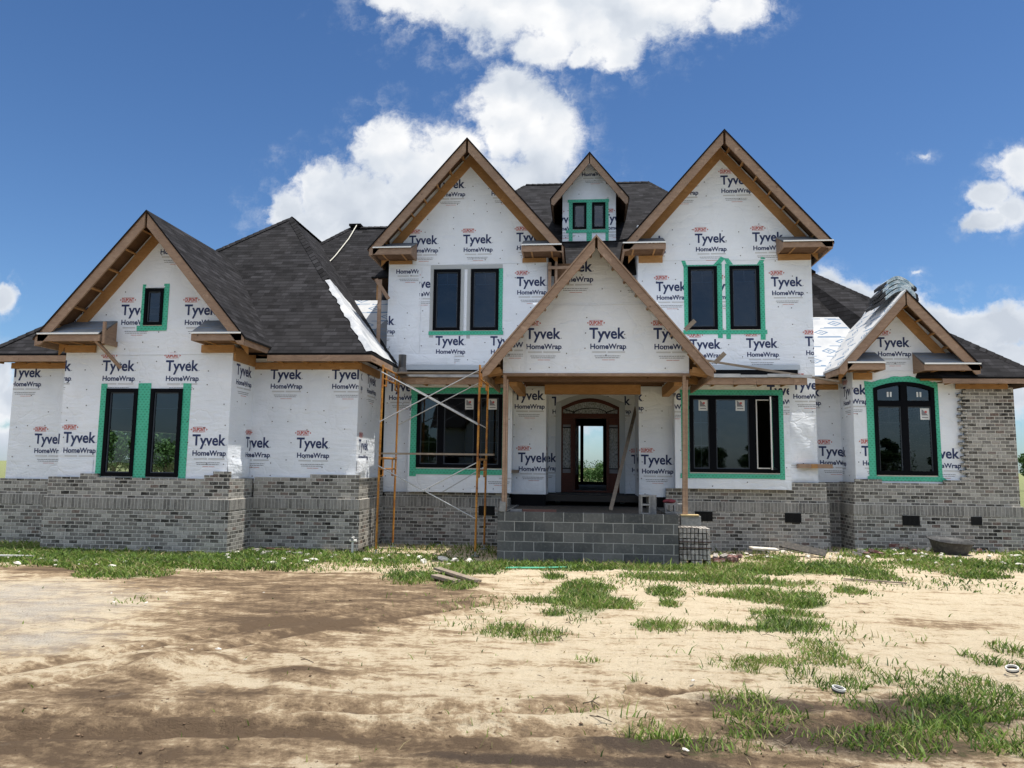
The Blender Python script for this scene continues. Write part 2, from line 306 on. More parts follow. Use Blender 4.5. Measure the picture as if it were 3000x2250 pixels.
def ground_b(t, bs):
    p = gpos(t)
    at = lambda n: t.new('ShaderNodeAttribute', attribute_name=n).outputs['Fac']
    tone, grav, green, wet = at('tone'), at('gravel'), at('green'), at('wet')
    n1 = t.noise(p, 3.2, 7, .62); n2 = t.noise(p, 13, 9, .76); n3 = t.noise(p, 90, 4, .65); n4 = t.noise(t.vm('MULTIPLY', p, (1, 2.2, 1)), 1.1, 6, .6); n5 = t.noise(t.vm('ADD', t.vm('MULTIPLY', p, (.55, 2.4, 1)), t.vm('MULTIPLY', t.noise(p, .9, 2, .5, 'Color'), (.6, .6, 0))), 2.4, 6, .62)
    # pale dry sand crust against darker damp soil
    k = t.m('ADD', tone, t.m('ADD', t.m('MULTIPLY', t.m('SUBTRACT', n1, .5), 1.1), t.m('ADD', t.m('MULTIPLY', t.m('SUBTRACT', n2, .5), 1.25), t.m('ADD', t.m('MULTIPLY', t.m('SUBTRACT', n4, .5), .8), t.m('MULTIPLY', t.m('SUBTRACT', n5, .5), 1.25)))))
    col = t.ramp(k, [(.24, (.68, .575, .415)), (.45, (.60, .49, .34)), (.57, (.42, .315, .20)), (.76, (.26, .185, .115)), (1., (.13, .09, .058))])
    col = t.mix(t.mr(n3, .38, .66, 0, .5), col, t.mix(.6, col, (.14, .095, .06)))
    gc = t.ramp(t.noise(p, 55, 3, .7), [(.3, (.28, .25, .215)), (.5, (.46, .42, .365)), (.68, (.60, .56, .50))])
    gm = t.mr(t.m('ADD', grav, t.m('ADD', t.m('MULTIPLY', t.m('SUBTRACT', n1, .5), 1.6), t.m('MULTIPLY', t.m('SUBTRACT', n2, .5), .8))), .25, 1.0)
    col = t.mix(t.m('MULTIPLY', gm, .8), col, gc)
    col = t.mix(t.mr(t.m('ADD', wet, t.m('MULTIPLY', t.m('SUBTRACT', n2, .5), .8)), .35, .75), col, (.085, .062, .046))
    pb = t.new('ShaderNodeTexVoronoi'); t.put(pb.inputs['Vector'], p); pb.inputs['Scale'].default_value = 23
    pick = t.xyz(pb.outputs['Color'])[0]
    dots = t.m('MULTIPLY', t.mr(pb.outputs['Distance'], .16, .22, 1, 0), t.m('GREATER_THAN', pick, .80))
    col = t.mix(t.m('MULTIPLY', dots, .8), col, t.mix(pick, (.05, .035, .03), (.15, .10, .07)))
    gr = t.ramp(t.noise(p, 2.3, 6, .65), [(.3, (.040, .075, .016)), (.5, (.075, .125, .028)), (.7, (.15, .17, .055))])
    gk = t.mr(t.m('ADD', green, t.m('MULTIPLY', t.m('SUBTRACT', n2, .5), .9)), .4, .7)
    col = t.mix(t.m('MULTIPLY', gk, .8), col, gr)
    t.put(bs.inputs['Base Color'], col)
    h = t.m('ADD', t.m('ADD', t.m('MULTIPLY', n1, 1.6), t.m('MULTIPLY', n5, 1.2)), t.m('ADD', n2, t.m('ADD', t.m('MULTIPLY', n3, .28), t.m('MULTIPLY', dots, .25)))); bump(t, bs, h, .07, 1.)
mat('ground', rough=.95, spec=.12, build=ground_b)
mat('siding', rough=.8, build=loose_b((.45, .47, .50), (.45, .47, .50), (.40, .42, .45)))

# ------------------------------------------------------------------ mesh builder
class MB:
    def __init__(s): s.v = []; s.f = []; s.mi = []; s.uv = []; s.mats = []
    def slot(s, m):
        if m not in s.mats: s.mats.append(m)
        return s.mats.index(m)
    def face(s, pts, m, uv=None):
        b = len(s.v); s.v += [tuple(p) for p in pts]; s.f.append(list(range(b, b + len(pts)))); s.mi.append(s.slot(m))
        s.uv.append(uv or [(0, 0)] * len(pts)); return s
    def hexa(s, P, m):          # 8 points: bottom 4 ccw, top 4 ccw
        b = len(s.v); s.v += [tuple(p) for p in P]
        for q in ((3, 2, 1, 0), (4, 5, 6, 7), (0, 1, 5, 4), (1, 2, 6, 5), (2, 3, 7, 6), (3, 0, 4, 7)):
            s.f.append([b + i for i in q]); s.mi.append(s.slot(m)); s.uv.append([(0, 0)] * 4)
        return s
    def box(s, x0, x1, y0, y1, z0, z1, m):
        return s.hexa([(x0, y0, z0), (x1, y0, z0), (x1, y1, z0), (x0, y1, z0), (x0, y0, z1), (x1, y0, z1), (x1, y1, z1), (x0, y1, z1)], m)
    def beam(s, p, q, w, h, m, up=(0, 0, 1)):   # oriented board: w across, h along up
        p, q = Vector(p), Vector(q); d = (q - p).normalized(); u = Vector(up); r = d.cross(u).normalized(); u = r.cross(d).normalized()
        r = r * w / 2; u = u * h / 2
        return s.hexa([p - r - u, p + r - u, q + r - u, q - r - u, p - r + u, p + r + u, q + r + u, q - r + u], m)
    def tube(s, p, q, r, m, n=10, r2=None, cap=True):
        p, q = Vector(p), Vector(q); d = (q - p).normalized(); a = d.orthogonal().normalized(); c = d.cross(a); r2 = r if r2 is None else r2
        b = len(s.v)
        for i in range(n):
            o = a * math.cos(2 * math.pi * i / n) + c * math.sin(2 * math.pi * i / n); s.v += [tuple(p + o * r), tuple(q + o * r2)]
        for i in range(n):
            j = (i + 1) % n; s.f.append([b + 2 * i, b + 2 * j, b + 2 * j + 1, b + 2 * i + 1]); s.mi.append(s.slot(m)); s.uv.append([(0, 0)] * 4)
        if cap:
            s.f.append([b + 2 * i for i in range(n)][::-1]); s.f.append([b + 2 * i + 1 for i in range(n)])
            for _ in (0, 1): s.mi.append(s.slot(m)); s.uv.append([(0, 0)] * n)
        return s
    def path(s, pts, r, m, n=8):
        for a, b in zip(pts[:-1], pts[1:]): s.tube(a, b, r, m, n)
        return s
    def prism(s, poly, M, d0, d1, m):           # extruded polygon on a wall plane
        n = len(poly); s.face([M(a, z, d1) for a, z in poly], m)
        s.face([M(a, z, d0) for a, z in poly][::-1], m)
        for i in range(n):
            (a, z), (b, w) = poly[i], poly[(i + 1) % n]
            s.face([M(a, z, d0), M(b, w, d0), M(b, w, d1), M(a, z, d1)], m)
        return s
    def rect(s, M, a0, a1, z0, z1, d0, d1, m):
        return s.prism([(a0, z0), (a1, z0), (a1, z1), (a0, z1)], M, d0, d1, m)
    def build(s, name, parent=None, smooth=False, bevel=0):
        me = bpy.data.meshes.new(name); me.from_pydata(s.v, [], s.f); 
        for m in s.mats: me.materials.append(MATS[m])
        me.polygons.foreach_set('material_index', s.mi)
        ul = me.uv_layers.new(name='UVMap'); flat = [c for f in s.uv for uv in f for c in uv]; ul.data.foreach_set('uv', flat)
        bm = bmesh.new(); bm.from_mesh(me)
        bmesh.ops.remove_doubles(bm, verts=bm.verts, dist=1e-5)
        if bevel:
            bmesh.ops.bevel(bm, geom=[e for e in bm.edges if len(e.link_faces) == 2 and e.calc_face_angle(0) > .5], offset=bevel, segments=1, affect='EDGES')
        bm.to_mesh(me); bm.free()
        if smooth: me.polygons.foreach_set('use_smooth', [True] * len(me.polygons))
        me.update(); return link(name, me, parent)
def link(name, me, parent=None):
    o = bpy.data.objects.new(name, me); COL.objects.link(o)
    if parent is not None:
        o.parent = parent; o.matrix_parent_inverse = WM.get(parent.name, Matrix.Identity(4)).inverted()
    return o
WM = {}
def tag(o, label=None, cat=None, group=None, kind=None):
    if label: o['label'] = label
    if cat: o['category'] = cat
    if group: o['group'] = group
    if kind: o['kind'] = kind
    return o
def thing(name, loc, label, cat, group=None):
    o = bpy.data.objects.new(name, None); COL.objects.link(o); o.location = loc; o.empty_display_size = .2
    WM[o.name] = Matrix.Translation(loc); return tag(o, label, cat, group)
def loc_thing(o, loc, rot=(0, 0, 0), sc=(1, 1, 1)): o.location = loc; o.rotation_euler = rot; o.scale = sc; return o
def copy_tree(o, parent=None):
    c = o.copy(); COL.objects.link(c)
    if parent is not None: c.parent = parent
    for ch in list(o.children): copy_tree(ch, c)
    return c
def front(Y): return lambda a, z, d: (a, Y - d, z)
def right(X): return lambda a, z, d: (X + d, a, z)
def left(X): return lambda a, z, d: (X - d, -a, z)

# ------------------------------------------------------------------ printed house wrap lettering
def text_tris(body, size, bold, width=None):
    cu = bpy.data.curves.new('t', 'FONT'); cu.body = body; cu.size = size; cu.offset = bold; cu.resolution_u = 3; cu.fill_mode = 'FRONT'
    ob = bpy.data.objects.new('t', cu); COL.objects.link(ob); dg = bpy.context.evaluated_depsgraph_get(); dg.update()
    me = bpy.data.meshes.new_from_object(ob.evaluated_get(dg)); bpy.data.objects.remove(ob)
    V = [(v.co.x, v.co.y) for v in me.vertices]; Fc = [list(p.vertices) for p in me.polygons]
    bpy.data.meshes.remove(me)
    x0 = min(v[0] for v in V); x1 = max(v[0] for v in V); k = 1 if width is None else width / (x1 - x0)
    return [((x - x0) * k, y) for x, y in V], Fc
STAMP = []          # (verts, faces, material)
def add_text(body, size, bold, width, ox, oz, m):
    V, Fc = text_tris(body, size, bold, width); STAMP.append(([(x + ox, y + oz) for x, y in V], Fc, m))
add_text('Tyvek', .335, .0085, .765, 0, 0, 'print_navy'); add_text('.', .16, .0, None, .77, 0, 'print_dark')
add_text('HomeWrap', .158, .0048, .765, .02, -.225, 'print_navy'); add_text('.', .1, .0, None, .79, -.225, 'print_dark')
add_text('DUPONT', .118, .006, .285, -.0, .30, 'print_red')
def tri(x, z, w, h, m): STAMP.append(([(x, z), (x + w, z - h), (x + w, z + h)], [[0, 1, 2]], m))
tri(-.055, .342, .035, .026, 'print_red'); tri(.34, .342, -.035, .026, 'print_red')
STAMP.append(([(-.01, .392), (.10, .404), (.19, .404), (.295, .392), (.295, .386), (.19, .397), (.10, .397), (-.01, .386)], [[0, 1, 2, 3, 4, 5, 6, 7]], 'print_red'))
STAMP.append(([(-.01, .288), (.10, .277), (.19, .277), (.295, .288), (.295, .294), (.19, .284), (.10, .284), (-.01, .294)], [[0, 7, 6, 5, 4, 3, 2, 1]], 'print_red'))
def bar(x0, x1, z, h, m): STAMP.append(([(x0, z), (x1, z), (x1, z + h), (x0, z + h)], [[0, 1, 2, 3]], m))
bar(.06, .36, -.312, .034, 'print_grey'); bar(.39, .76, -.312, .034, 'print_grey')
for x0, x1, z in ((.11, .66, -.385), (.13, .64, -.425)):
    x = x0
    while x < x1:
        w = .03 + .05 * random.random(); bar(x, min(x + w, x1), z, .013, 'print_dark'); x += w + .008
bar(.27, .40, -.470, .010, 'print_red'); bar(.41, .54, -.470, .010, 'print_red')
def stamp_into(B, M, ox, oz, poly, holes, sel=None, clip=None):
    lo = ox - .08, oz - .5; hi = ox + .85, oz + .42
    bm = bmesh.new()
    for i, (V, Fc, m) in enumerate(STAMP):
        if sel and not sel(i): continue
        sl_ = B.slot(m); vs = [bm.verts.new((x + ox, 0, z + oz)) for x, z in V]
        for f in Fc:
            try: bm.faces.new([vs[j] for j in f]).material_index = sl_
            except ValueError: pass
    def cut(co, no, clear):
        bmesh.ops.bisect_plane(bm, geom=bm.verts[:] + bm.edges[:] + bm.faces[:], plane_co=co, plane_no=no, clear_outer=clear, clear_inner=False)
    n = len(poly)
    for i in range(n):
        (a, z), (b, w) = poly[i], poly[(i + 1) % n]
        no = Vector((w - z, 0, -(b - a)))          # outward for ccw polygons
        if all((Vector((q[0] - a, 0, q[1] - z)).dot(no) < 0) for q in ((lo[0], lo[1]), (hi[0], lo[1]), (lo[0], hi[1]), (hi[0], hi[1]))): continue
        cut((a, 0, z), no.normalized(), True)
    if clip:
        cut((clip[0], 0, 0), (-1, 0, 0), True); cut((clip[1], 0, 0), (1, 0, 0), True)
    for (a0, a1, z0, z1) in holes:
        if a1 < lo[0] or a0 > hi[0] or z1 < lo[1] or z0 > hi[1]: continue
        for co, no in (((a0, 0, 0), (1, 0, 0)), ((a1, 0, 0), (1, 0, 0)), ((0, 0, z0), (0, 0, 1)), ((0, 0, z1), (0, 0, 1))): cut(co, no, False)
        kill = [f for f in bm.faces if a0 < f.calc_center_median().x < a1 and z0 < f.calc_center_median().z < z1]
        bmesh.ops.delete(bm, geom=kill, context='FACES')
    for f in bm.faces:
        P = [(v.co.x, v.co.z) for v in f.verts]
        area = sum(P[i][0] * P[(i + 1) % len(P)][1] - P[(i + 1) % len(P)][0] * P[i][1] for i in range(len(P)))
        if area < 0: P = P[::-1]
        B.face([M(a, z, .0035) for a, z in P], B.mats[f.material_index])
    bm.free()
def inside(a, z, poly, marg=.05):
    n = len(poly)
    for i in range(n):
        (x, y), (b, w) = poly[i], poly[(i + 1) % n]; L = math.hypot(b - x, w - y)
        if ((b - x) * (z - y) - (w - y) * (a - x)) / L < marg: return False
    return True
def wall(name, poly, M, holes=(), stamps=(), th=.16, parent=None, nails=True, front_m='wrap', back_m='interior', stamps2=()):
    """convex ccw polygon in (a,z); holes rectangular; printed wrap outside"""
    B = MB(); bm = bmesh.new(); fm = B.slot(front_m)
    bm.faces.new([bm.verts.new((a, 0, z)) for a, z in poly])
    for (a0, a1, z0, z1) in holes:
        for co, no in (((a0, 0, 0), (1, 0, 0)), ((a1, 0, 0), (1, 0, 0)), ((0, 0, z0), (0, 0, 1)), ((0, 0, z1), (0, 0, 1))):
            bmesh.ops.bisect_plane(bm, geom=bm.verts[:] + bm.edges[:] + bm.faces[:], plane_co=co, plane_no=no)
    kill = [f for f in bm.faces if any(a0 < f.calc_center_median().x < a1 and z0 < f.calc_center_median().z < z1 for a0, a1, z0, z1 in holes)]
    bmesh.ops.delete(bm, geom=kill, context='FACES')
    for f in bm.faces:
        P = [(v.co.x, v.co.z) for v in f.verts]
        if sum(P[i][0] * P[(i + 1) % len(P)][1] - P[(i + 1) % len(P)][0] * P[i][1] for i in range(len(P))) < 0: P = P[::-1]
        B.face([M(a, z, 0) for a, z in P], front_m); B.face([M(a, z, -th) for a, z in P[::-1]], back_m)
    for e in bm.edges:
        if len(e.link_faces) == 1:
            (a, z), (b, w) = [(v.co.x, v.co.z) for v in e.verts]; B.face([M(a, z, 0), M(b, w, 0), M(b, w, -th), M(a, z, -th)], front_m)
    bm.free()
    for s_ in stamps: stamp_into(B, M, s_[0], s_[1], poly, holes, *s_[2:])
    if nails:
        A = [p[0] for p in poly]; Zs = [p[1] for p in poly]; a = min(A) + .12
        while a < max(A):
            z = min(Zs) + .06
            while z < max(Zs):
                q, r = a + random.uniform(-.07, .07), z + random.uniform(-.12, .12)
                if random.random() < .62 and inside(q, r, poly) and not any(a0 - .12 < q < a1 + .12 and z0 - .12 < r < z1 + .12 for a0, a1, z0, z1 in holes):
                    B.prism([(q + .0135 * math.cos(k * math.pi / 3), r + .0135 * math.sin(k * math.pi / 3)) for k in range(6)], M, .004, .009, 'nail')
                z += .42
            a += .41
    return B.build(name, parent)

# ------------------------------------------------------------------ the house
H = thing('house', (0, 18.75, 0), 'large unfinished two-storey house in white printed wrap with grey brick base and steep gables', 'house')
def slab(name, polys, m, parent=H, th=.05, under='soffit_wood', edge=None):
    """roof slopes: list of 3d polygons, each given thickness, with shingle UVs"""
    B = MB()
    for P in polys:
        P = [Vector(p) for p in P]; n = (P[1] - P[0]).cross(P[2] - P[0]).normalized()
        if n.z < 0: P = P[::-1]; n = -n
        h = Vector((-n.y, n.x, 0)); h = h.normalized() if h.length > 1e-4 else Vector((1, 0, 0)); up = n.cross(h)
        if up.z < 0: up = -up
        dn = Vector((0, 0, -th))
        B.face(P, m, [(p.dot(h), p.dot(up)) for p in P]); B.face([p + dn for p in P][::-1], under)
        for i in range(len(P)):
            a, b = P[i], P[(i + 1) % len(P)]; B.face([a, a + dn, b + dn, b], edge or m)
    return B.build(name, parent)
def gable(cx, half, ze, za, yf, yw, yb, mt='shingle', mt2=None, ov=.06, rake_h=.19, lookouts=5, frieze=.24, nfr=True, under='soffit_wood', edge=None, notch=True):
    """gable roof with open rake framing; ze,za = roof top surface at eave and ridge"""
    k = (za - ze) / half; mt2 = mt2 or mt
    yr = yf - .02
    L = [(cx - half - ov * .6, yr, ze - ov * .6 * k), (cx, yr, za), (cx, yb, za), (cx - half - ov * .6, yb, ze - ov * .6 * k)]
    Rr = [(cx, yr, za), (cx + half + ov * .6, yr, ze - ov * .6 * k), (cx + half + ov * .6, yb, ze - ov * .6 * k), (cx, yb, za)]
    r1 = slab('gable_roof', [L], mt, under=under, edge=edge); r2 = slab('gable_roof', [Rr], mt2, under=under, edge=edge)
    nx = Vector((-k, 0, 1)).normalized()
    for s, par in ((-1, r1), (1, r2)):
        sl_ = math.sqrt(1 + k * k)
        def P(tt, dn, y):   # tt 0 at ridge .. 1 at eave ; dn depth below the roof surface (vertical)
            return Vector((cx + s * half * tt, y, za - k * half * tt - dn))
        vd = .055 * sl_
        hv = rake_h * sl_ * .5
        # rake board
        B = MB(); w = .045
        a0, a1 = P(.012, .055, yf), P(1, .055, yf); b0, b1 = P(.012, .055 + rake_h * sl_, yf), P(1, .055 + rake_h * sl_ * .55, yf)
        e = P(.94, .055 + rake_h * sl_, yf)
        poly = [(a0.x, a0.z), (a1.x, a1.z), (b1.x, b1.z), (e.x, e.z), (b0.x, b0.z)]
        if s > 0: poly = poly[::-1]
        B.prism(poly, front(yf), -w, 0, 'lumber'); B.build('rake_board', par)
        # inner rake board on the wall
        if nfr:
            B = MB(); y = yw
            dn0 = .20; dn1 = dn0 + (frieze - .03) * sl_
            tm = (half - .16) / half
            poly = [(P(0, dn0, 0).x, P(0, dn0, 0).z), (P(tm, dn0, 0).x, P(tm, dn0, 0).z), (P(tm, dn1, 0).x, P(tm, dn1, 0).z), (P(0, dn1, 0).x, P(0, dn1, 0).z)]
            if s > 0: poly = poly[::-1]
            B.prism(poly, front(y), .004, .045, 'beam_wood'); B.build('frieze_board', par)
        # lookouts
        for i in range(lookouts):
            tt = (i + .55) / lookouts * .93
            B = MB(); c0 = P(tt, .06 + .05 * sl_, yf + .04); c1 = P(tt, .06 + .05 * sl_, yw - .002); up = Vector((s * k, 0, 1)).normalized()
            B.beam(c0, c1, .04, .09, 'beam_wood' if nfr else 'lumber', up=up); B.build('lookout', par)
        # eave fascia running back
        B = MB(); x = cx + s * half; z1 = ze - .05
        B.box(min(x, x - s * .04), max(x, x - s * .04), yf + .045, yb, z1 - .16, z1, 'lumber'); B.build('fascia', par)
        # eave soffit framing
        B = MB(); x1 = x - s * .045
        y = yw - .1
    return r1, r2
def gable_return(x0, x1, yf, yw, z0, z1, rise, fx0, fx1, fz0, out=-1, mt='grey_underlay'):
    # out: which end lies under the gable roof (-1 left, 1 right); the little roof narrows there
    tp = rise / 1.15 + .1; xa, xb = (x0 + tp, x1) if out < 0 else (x0, x1 - tp)
    g = slab('gable_return', [[(x0 + (.05 if out < 0 else 0), yf - .03, z1 + .02), (x1 - (.05 if out > 0 else 0), yf - .03, z1 + .02), (xb, yw, z1 + rise), (xa, yw, z1 + rise)]], mt, th=.03)
    m = MB(); m.box(x0, x1, yf, yf + .04, z0, z1 - .012, 'lumber')
    for q in ((x1 - .04,) if out < 0 else (x0,)):
        m.hexa([(q, yf + .041, z0), (q + .04, yf + .041, z0), (q + .04, yw, z0), (q, yw, z0), (q, yf + .041, z1 - .013), (q + .04, yf + .041, z1 - .013), (q + .04, yw, z1 + rise * .93), (q, yw, z1 + rise * .93)], 'lumber')
    m.build('fascia', g)
    m = MB(); m.box(x0 + .042, x1 - .042, yf + .05, yw, z0 + .015, z0 + .03, 'soffit_wood')
    n = max(2, int((x1 - x0) / .45))
    for i in range(n): 
        q = x0 + (i + .5) / n * (x1 - x0); m.box(q - .02, q + .02, yf + .05, yw - .06, z0 - .002, z0 + .014, 'beam_wood')
    m.build('soffit', g)
    m = MB(); m.box(fx0, fx1, yw - .06, yw - .004, fz0, z0 - .004, 'beam_wood'); m.build('frieze_board', g)
    m = MB(); q = [(x0, yf - .036), (x1, yf - .036)]; m.box(x0, x1, yf - .035, yf - .031, z1 - .01, z1 + .022, 'drip_white'); m.build('drip_edge', g)
    return g
def window(a0, a1, z0, z1, M, fw=.075, mull=(), mw=.16, tapes=(), grid=None, trans=None, stickers=(), d_out=.03, opened=None, tape_m=None, name='window', hdr=True):
    B = MB()
    B.rect(M, a0, a0 + fw, z0, z1, -.08, d_out, 'black_frame'); B.rect(M, a1 - fw, a1, z0, z1, -.08, d_out, 'black_frame')
    B.rect(M, a0 + fw, a1 - fw, z0, z0 + fw, -.08, d_out, 'black_frame'); B.rect(M, a0 + fw, a1 - fw, z1 - fw, z1, -.08, d_out, 'black_frame')
    cuts = [a0 + fw] + [c for m_ in mull for c in (m_ - mw / 2, m_ + mw / 2)] + [a1 - fw]
    for m_ in mull: B.rect(M, m_ - mw / 2, m_ + mw / 2, z0 + fw, z1 - fw, -.08, d_out - .004, 'black_frame')
    bars = []
    if trans: B.rect(M, a0 + fw, a1 - fw, trans - .06, trans + .06, -.079, d_out - .008, 'black_frame')
    w = B.build(name, H)
    for i in range(0, len(cuts), 2):
        c0, c1 = cuts[i], cuts[i + 1]
        if opened == i // 2: continue
        for (q0, q1) in ([(z0 + fw, z1 - fw)] if not trans else [(z0 + fw, trans - .06), (trans + .06, z1 - fw)]):
            G = MB(); G.face([M(c0, q0, -.03), M(c1, q0, -.03), M(c1, q1, -.03), M(c0, q1, -.03)], 'glass'); G.build('pane', w)
        # inner sash edge
        G = MB(); e = .022
        G.rect(M, c0, c0 + e, z0 + fw, z1 - fw, -.028, -.006, 'muntin'); G.rect(M, c1 - e, c1, z0 + fw, z1 - fw, -.028, -.006, 'muntin')
        G.rect(M, c0 + e, c1 - e, z0 + fw, z0 + fw + e, -.028, -.006, 'muntin'); G.rect(M, c0 + e, c1 - e, z1 - fw - e, z1 - fw, -.028, -.006, 'muntin')
        g = grid[i // 2] if grid else None
        if g:
            for fz in g[1]:
                zz = z0 + fw + fz * (z1 - z0 - 2 * fw); G.rect(M, c0 + e, c1 - e, zz - .008, zz + .008, -.036, -.031, 'muntin')
            for fa, f0 in g[0]:
                aa = c0 + fa * (c1 - c0); G.rect(M, aa - .008, aa + .008, z0 + fw + f0 * (z1 - z0 - 2 * fw), z1 - fw - e, -.042, -.0365, 'muntin')
        G.build('sash', w)
    # pale sill shim
    if hdr:
        G = MB(); G.rect(M, a0 + .005, a1 - .005, z0 - .018, z0 - .001, -.02, .012, 'white_vinyl'); G.build('sill_shim', w)
    for i, tp in enumerate(tapes):
        G = MB(); m_ = tp[4] if len(tp) > 4 else 'tape'; d1 = .006 + .003 * (i % 4)
        j = lambda: random.uniform(-.006, .006)
        if len(tp) > 5: G.prism(tp[5], M, d1 - .002, d1, m_)
        else: G.prism([(tp[0] + j(), tp[2] + j()), (tp[1] + j(), tp[2] + j()), (tp[1] + j(), tp[3] + j()), (tp[0] + j(), tp[3] + j())], M, d1 - .002, d1, m_)
        G.build('flashing_tape', w)
    for (a, z) in stickers:
        G = MB(); G.rect(M, a, a + .215, z, z + .27, -.027, -.025, 'sticker_white'); 
        G.prism([(a + .03, z + .10), (a + .18, z + .10), (a + .05, z + .24), (a + .03, z + .24)], M, -.0245, -.0238, 'sticker_grey')
        G.prism([(a + .10, z + .16), (a + .15, z + .16), (a + .15, z + .21), (a + .10, z + .21)], M, -.0235, -.023, 'sticker_red')
        G.rect(M, a + .035, a + .18, z + .04, z + .065, -.0245, -.024, 'sticker_grey'); G.build('sticker', w)
    return w
PRAIRIE = ([(.5, .78)], [.78])
T = lambda a0, a1, z0, z1, m='tape': (a0, a1, z0, z1, m)

# ---- walls: garage gable
gp = [(-11.62, 1.5), (-7.7, 1.5), (-7.7, 5.18), (-9.58, 7.32), (-11.62, 4.95)]
gh = [(-9.83, -9.39, 5.0, 5.84), (-10.58, -9.84, 1.63, 3.57), (-9.54, -8.8, 1.63, 3.57)]
only_home = lambda i: i in (2, 3) or i > 9
wall('wrap_wall', gp, front(15.6), gh, [(-10.73, 3.97), (-9.24, 3.97), (-12.24, 3.97), (-10.38, 5.24), (-8.88, 5.23), (-9.56, 6.86), (-11.9, 5.26), (-11.53, 2.36), (-10.02, 2.36), (-8.52, 2.33)], parent=H)
wall('wrap_wall', [(15.76, 1.5), (16.7, 1.5), (16.7, 4.6), (15.76, 4.6)], right(-7.7), (), [(15.80, 3.93), (16.45, 2.32)], parent=H)
wall('wrap_wall', [(-16.7, 1.5), (-15.76, 1.5), (-15.76, 4.6), (-16.7, 4.6)], left(-11.62), (), [(-16.3, 3.9)], parent=H)
g3 = [(-7.7, 1.5), (-5.17, 1.5), (-5.17, 4.4), (-7.7, 4.4)]
wall('wrap_wall', g3, front(16.7), (), [(-7.3, 3.92), (-5.82, 3.92), (-6.59, 2.32), (-8.0, 2.32)], parent=H)
wall('wrap_wall', [(16.86, 1.3), (18.75, 1.3), (18.75, 4.4), (16.86, 4.4)], right(-5.17), (), [(16.2, 3.92), (17.35, 3.9), (16.85, 2.3)], parent=H)
wall('wrap_wall', [(-13.75, 1.45), (-11.62, 1.45), (-11.62, 4.4), (-13.75, 4.4)], front(16.7), (), [(-13.81, 3.96), (-13.08, 2.36)], parent=H)
wall('wrap_wall', [(-27.5, 0), (-16.86, 0), (-16.86, 4.4), (-27.5, 4.4)], left(-13.75), [(-21.9, -20.3, 1.2, 2.85), (-24.4, -22.6, 1.2, 2.9)], [(-20, 3.9), (-22, 2.3), (-18.5, 2.3), (-24, 3.9)], parent=H)
wall('wrap_wall', [(-5.33, 0.2), (-13.6, 0.2), (-13.6, 4.4), (-5.33, 4.4)][::-1], front(25.0), [(-17.2 + 3.8, -11.9, .95, 2.95)], (), parent=H, nails=False, front_m='interior_dark', back_m='wrap') if False else None
# ---- main two-storey pavilions
LGp = [(-5.1, 1.27), (-.93, 1.27), (-.93, 7.95), (-2.98, 10.22), (-5.1, 7.9)]
bayLh = (-4.25, -1.9, 1.85, 3.8); bayRh = (2.5, 4.75, 1.83, 3.8)
LW = [(-3.89, -3.18, 5.43, 7.05), (-2.91, -2.18, 5.43, 7.05)]
wall('wrap_wall', LGp, front(18.75), LW + [bayLh], [(-5.01, 3.85), (-3.89, 9.25), (-2.43, 9.25), (-4.58, 7.74), (-3.14, 7.74), (-1.74, 7.77), (-4.57, 6.57, None, (-4.27, 9)), (-1.72, 6.59), (-3.81, 5.05), (-2.38, 5.04), (-5.67, 5.59), (-4.92, 7.18, lambda i: i in (2, 3) or i > 7, (-9, -4.3)), (-1.63, 2.07), (-1.75, 3.64)], parent=H)
RGp = [(1.38, 1.25), (5.66, 1.25), (5.66, 7.75), (3.48, 10.22), (1.38, 7.85)]
RW = [(2.63, 3.35, 5.42, 7.04), (3.66, 4.39, 5.42, 7.04)]
wall('wrap_wall', RGp, front(18.75), RW + [bayRh], [(3.48, 9.18), (2.14, 9.15), (2.82, 7.66), (4.24, 7.67), (1.30, 7.62), (1.83, 6.42), (3.22, 6.42), (4.67, 6.51), (2.65, 4.94), (4.03, 4.96), (5.45, 5.0), (5.11, 3.92), (4.6, 2.36), (1.43, 2.05), (.72, 3.62)], parent=H)
wall('wrap_wall', [(18.91, 1.3), (31, 1.3), (31, 7.3), (18.91, 7.3)], right(5.66), (), [(19.2, 6.5), (20.4, 5.0), (22, 6.5)], parent=H, nails=False)
wall('wrap_wall', [(-31, 1.3), (-18.91, 1.3), (-18.91, 7.3), (-31, 7.3)], left(-5.1), (), [(-20, 6.5)], parent=H, nails=False)
# recessed wall between the pavilions (upper floor)
wall('wrap_wall', [(-.93, 4.3), (1.38, 4.3), (1.38, 7.3), (-.93, 7.3)], front(19.75), (), [(-.6, 6.4)], parent=H, nails=False)
wall('wrap_wall', [(18.91, 1.2), (20.2, 1.2), (20.2, 8.2), (18.91, 8.2)], right(-.93), (), [(19.0, 2.07)], parent=H, nails=False)
wall('wrap_wall', [(-20.2, 1.2), (-18.91, 1.2), (-18.91, 8.2), (-20.2, 8.2)], left(1.38), (), [(-19.6, 2.07)], parent=H, nails=False)
# window bays
bLp = [(-4.36, 1.3), (-1.76, 1.3), (-1.76, 4.0), (-4.36, 4.0)]
wall('wrap_wall', bLp, front(18.4), [(-4.16, -2.0, 1.9, 3.74)], [(-4.62, 3.55), (-2.45, 1.95, lambda i: i > 9)], th=.34, parent=H)
bRp = [(2.22, 1.48), (4.94, 1.48), (4.94, 4.0), (2.22, 4.0)]
wall('wrap_wall', bRp, front(18.4), [(2.57, 4.68, 1.87, 3.73)], [(1.8, 3.62), (4.42, 3.75)], th=.34, parent=H)
